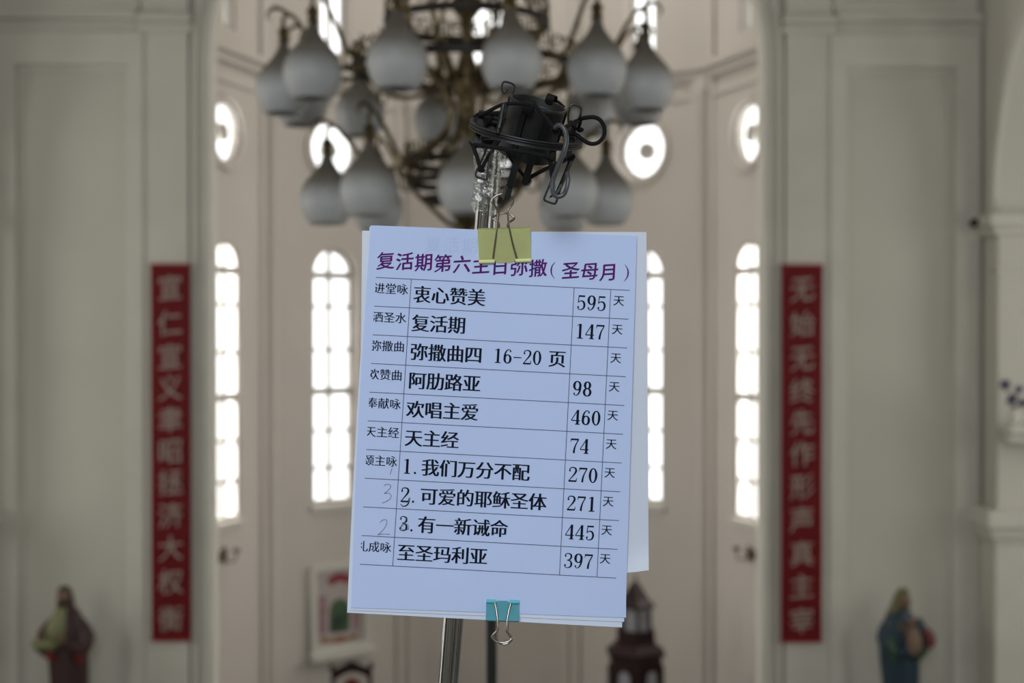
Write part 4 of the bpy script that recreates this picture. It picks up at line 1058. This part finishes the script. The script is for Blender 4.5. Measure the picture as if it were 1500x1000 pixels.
# ------------------------------------------------------------------ carved chair in the apse
cp = P(515, 968, 13.2)
chair = empty('carved_chair', 'dark red carved wooden chair back below the framed picture', 'chair', (cp.x, 13.2, .35), rz=R(15))
hC = cp.z-.35
bm = bmesh.new(); n = 14; out = []
for t in range(n+1):
    u = -1+2*t/n; out.append((.19*u, hC-.035-.05*u*u+.035*math.exp(-(u/.3)**2)))
ins = [(.13*(1-2*t/n), hC-.15+.05*(1-(1-2*t/n)**2)) for t in range(n+1)]
me = curve_mesh([out+[(.19, hC-.16)]+ins+[(-.19, hC-.16)]], .018); me.transform(FRONT(.0)); link('crest_rail', me, 'wood', chair)
for sd in (-1, 1):
    bm = bmesh.new(); tube(bm, [(sd*.17, .0, 0), (sd*.175, 0, .45), (sd*.17, 0, hC-.13)], [.022, .025, .020], 10, 3); obj('rear_post', bm, 'wood', chair, True)
    bm = bmesh.new(); lathe(bm, [(0, hC-.08), (.022, hC-.07), (.028, hC-.045), (.014, hC-.025), (0, hC-.015)], 12, Matrix.Translation((sd*.185, 0, 0))); obj('finial', bm, 'wood', chair, True)
    bm = bmesh.new(); tube(bm, [(sd*.2, -.42, 0), (sd*.2, -.42, .43)], [.018, .026], 10, 1); obj('leg', bm, 'wood', chair, True)
bm = bmesh.new(); box(bm, -.23, .23, -.45, .02, .42, .48, .01); obj('seat', bm, 'wood', chair)
bm = bmesh.new(); lathe(bm, [(.0, -.01), (.09, -.01), (.095, 0), (.09, .01), (0, .01)], 24, Matrix.Translation((0, 0, hC-.27)) @ Matrix.Rotation(PI/2, 4, 'X') @ Matrix.Diagonal((1, 1.2, 1, 1))); obj('back_panel', bm, 'crimson', chair, True)
bm = bmesh.new(); box(bm, -.16, .16, -.012, .012, .72, .77, .004); obj('lower_rail', bm, 'wood', chair)

# ------------------------------------------------------------------ tiered wooden lantern tower
YL = 12.6; kl = YL/2083
lp = P(931, 1000, YL)
base_z = lp.z-.30
bm = bmesh.new()
st_ = empty('side_table', 'dark wooden stand carrying the tiered lantern tower', 'stand', (lp.x, YL, .35))
box(bm, -.30, .30, -.26, .26, base_z-.35-.05, base_z-.35-.001, .01); obj('table_top', bm, 'wood', st_)
for a in (-1, 1):
    for b in (-1, 1):
        bm = bmesh.new(); tube(bm, [(a*.25, b*.2, 0), (a*.25, b*.2, base_z-.35-.05)], [.02, .03], 10, 1); obj('leg', bm, 'wood', st_, True)
lt = empty('lantern_tower', 'dark red wooden lantern tower with a pointed roof and small arched panes', 'lantern', (lp.x, YL, base_z))
def LZ(py): return py2z(py, YL, 931)-base_z
def ngon(r): return [(r, 0)]
def prism(bm, r0, r1, z0, z1, n=6):
    lathe(bm, [(0, z0), (r0, z0), (r1, z1), (0, z1)], n, Matrix.Rotation(PI/n, 4, 'Z'))
    return bm
bm = bmesh.new(); prism(bm, .27, .25, 0, LZ(955)); obj('lower_tier', bm, 'wood', lt)
bm = bmesh.new(); prism(bm, .285, .285, LZ(957), LZ(951)); prism(bm, .26, .20, LZ(951), LZ(940)); obj('lower_roof', bm, 'wood', lt)
bm = bmesh.new(); prism(bm, .185, .185, LZ(940), LZ(921)); obj('middle_tier', bm, 'wood', lt)
bm = bmesh.new(); prism(bm, .13, .13, LZ(921), LZ(886)); o = obj('lantern_glass', bm, 'lampglass', lt)
for i in range(6):
    a = R(60*i+30); bm = bmesh.new(); tube(bm, [(.14*math.cos(a), .14*math.sin(a), LZ(921)), (.14*math.cos(a), .14*math.sin(a), LZ(884))], .012, 6, 1); obj('corner_post', bm, 'wood', lt)
bm = bmesh.new(); lathe(bm, [(0, LZ(887)), (.185, LZ(887)), (.19, LZ(884)), (.13, LZ(876)), (.09, LZ(866)), (.05, LZ(856)), (.012, LZ(850)), (.01, LZ(842)), (0, LZ(840))], 6, Matrix.Rotation(PI/6, 4, 'Z')); obj('pointed_roof', bm, 'wood', lt)
for i in range(6):
    a = 60*i+0
    mxx = Matrix.Rotation(R(a), 4, 'Z') @ Matrix(((0, 0, 1, .233), (1, 0, 0, 0), (0, 1, 0, 0), (0, 0, 0, 1)))
    me = curve_mesh([arch(0, LZ(1010), LZ(984), .055, 10)], .006); me.transform(mxx); link('pane', me, 'lampglass', lt)
    me = curve_mesh([arch(0, LZ(1011), LZ(984), .070, 10), arch(0, LZ(1009), LZ(984), .055, 10)], .012); me.transform(mxx); link('pane_surround', me, 'wood', lt)
lt.rotation_euler = (0, 0, R(0))

# ------------------------------------------------------------------ brass wall sconces in the apse
def sconce(deg, px, py, label):
    mx = apse_frame(deg)
    # find the spot on the wall plane along the pixel ray
    d = CM @ Vector(((px-750)/FPX, -(py-500)/FPX, -1)); o0 = Vector((0, 0, CAMZ))
    n = Vector((mx[0][2], mx[1][2], 0)); p0 = Vector((mx[0][3], mx[1][3], 0))+n*.05
    t = (p0-o0).dot(n)/d.dot(n); p = o0+d*t-n*.05
    u = Vector((mx[0][0], mx[1][0], 0))
    r = empty('wall_sconce', label, 'sconce', p, 'brass sconces on the apse side walls')
    F_ = lambda a, b, c: u*a+Vector((0, 0, b))+n*c
    bm = bmesh.new(); lathe(bm, [(0, 0), (.05, .0), (.055, .008), (.03, .02), (0, .026)], 18, Matrix(((u.x, 0, n.x, 0), (u.y, 0, n.y, 0), (0, 1, 0, 0), (0, 0, 0, 1)))); obj('wall_plate', bm, 'brass', r, True)
    for sd in (-1, 1):
        bm = bmesh.new(); tube(bm, [F_(0, 0, .02), F_(sd*.03, -.045, .07), F_(sd*.085, -.05, .10), F_(sd*.11, .0, .11), F_(sd*.11, .03, .11)], [.009, .008, .007], 8, 4); obj('arm', bm, 'brass', r, True)
        bm = bmesh.new(); lathe(bm, [(0, 0), (.012, 0), (.032, .014), (.036, .034), (.028, .036), (0, .02)], 14, Matrix.Translation(F_(sd*.11, .02, .11))); obj('candle_cup', bm, 'brass', r, True)
    bm = bmesh.new(); tube(bm, [F_(0, .01, .03), F_(.02, .05, .05), F_(0, .085, .045), F_(-.025, .06, .04), F_(-.01, .035, .04)], [.009, .008, .004], 8, 4); obj('scroll', bm, 'brass', r, True)
sconce(-72, 329, 815, 'brass wall sconce on the left side of the apse')
sconce(72, 1096, 812, 'brass wall sconce on the right side of the apse')

# ------------------------------------------------------------------ right respond: bracket, shelf and flowers
bp = P(1437, 325, 11.3)
br = empty('wall_bracket', 'small dark metal lamp bracket beside the right arcade capital', 'bracket', (bp.x, 11.4, bp.z))
bm = bmesh.new(); box(bm, -.03, .05, -.03, .09, -.03, .035, .01); obj('housing', bm, 'dark', br)
bm = bmesh.new(); tube(bm, [(-.02, 0, -.0), (-.05, -.03, -.005), (-.07, -.06, .0)], [.014, .018, .01], 10, 3); obj('lamp_arm', bm, 'dark', br, True)
bm = bmesh.new(); box(bm, NX-.0, NX+.50, 10.92, 11.19, 3.78, 3.84, .01); box(bm, NX+.02, NX+.48, 11.0, 11.19, 3.70, 3.78, .01)
tag(obj('wall_shelf', bm, 'trim'), 'white plaster shelf on the right pier with the flowers on it', 'shelf')
fv = empty('flower_vase', 'white vase of dark violet flowers on the plaster shelf at the right edge', 'flowers', (px2x(1486, 11.05), 11.05, 3.84))
bm = bmesh.new(); lathe(bm, [(0, 0), (.035, 0), (.05, .03), (.05, .07), (.03, .11), (.034, .13), (.028, .13), (.024, .11), (0, .1)], 20); obj('vase', bm, 'trim', fv, True)
M['violet'] = mat('violet_petals', (.05, .03, .12), .6, col2=(.02, .015, .04), nscale=40); M['leaf'] = mat('flower_leaf', (.03, .06, .03), .6, noise=.3, nscale=30)
for (px, py, s) in ((1472, 563, .045), (1483, 583, .04), (1492, 570, .035), (1477, 588, .022), (1498, 590, .04)):
    c = P(px, py, 11.0)-Vector((px2x(1486, 11.05), 11.05, 3.84))
    bm = bmesh.new()
    for i in range(7):
        a = 2*PI*i/7
        bmesh.ops.create_icosphere(bm, subdivisions=1, radius=s*.5, matrix=Matrix.Translation(c+Vector((math.cos(a)*s*.6, -.01*(i % 2), math.sin(a)*s*.5))) @ Matrix.Rotation(-a, 4, 'Y') @ Matrix.Diagonal((1.2, .5, .6, 1)))
    bmesh.ops.create_icosphere(bm, subdivisions=1, radius=s*.35, matrix=Matrix.Translation(c+Vector((0, -.012, 0))))
    obj('bloom', bm, 'violet', fv, True)
    bm = bmesh.new(); tube(bm, [(0, 0, .1), (c.x*.5, c.y*.5, .12+(c.z-.1)*.5), tuple(c)], .004, 6, 3); obj('stem', bm, 'leaf', fv, True)
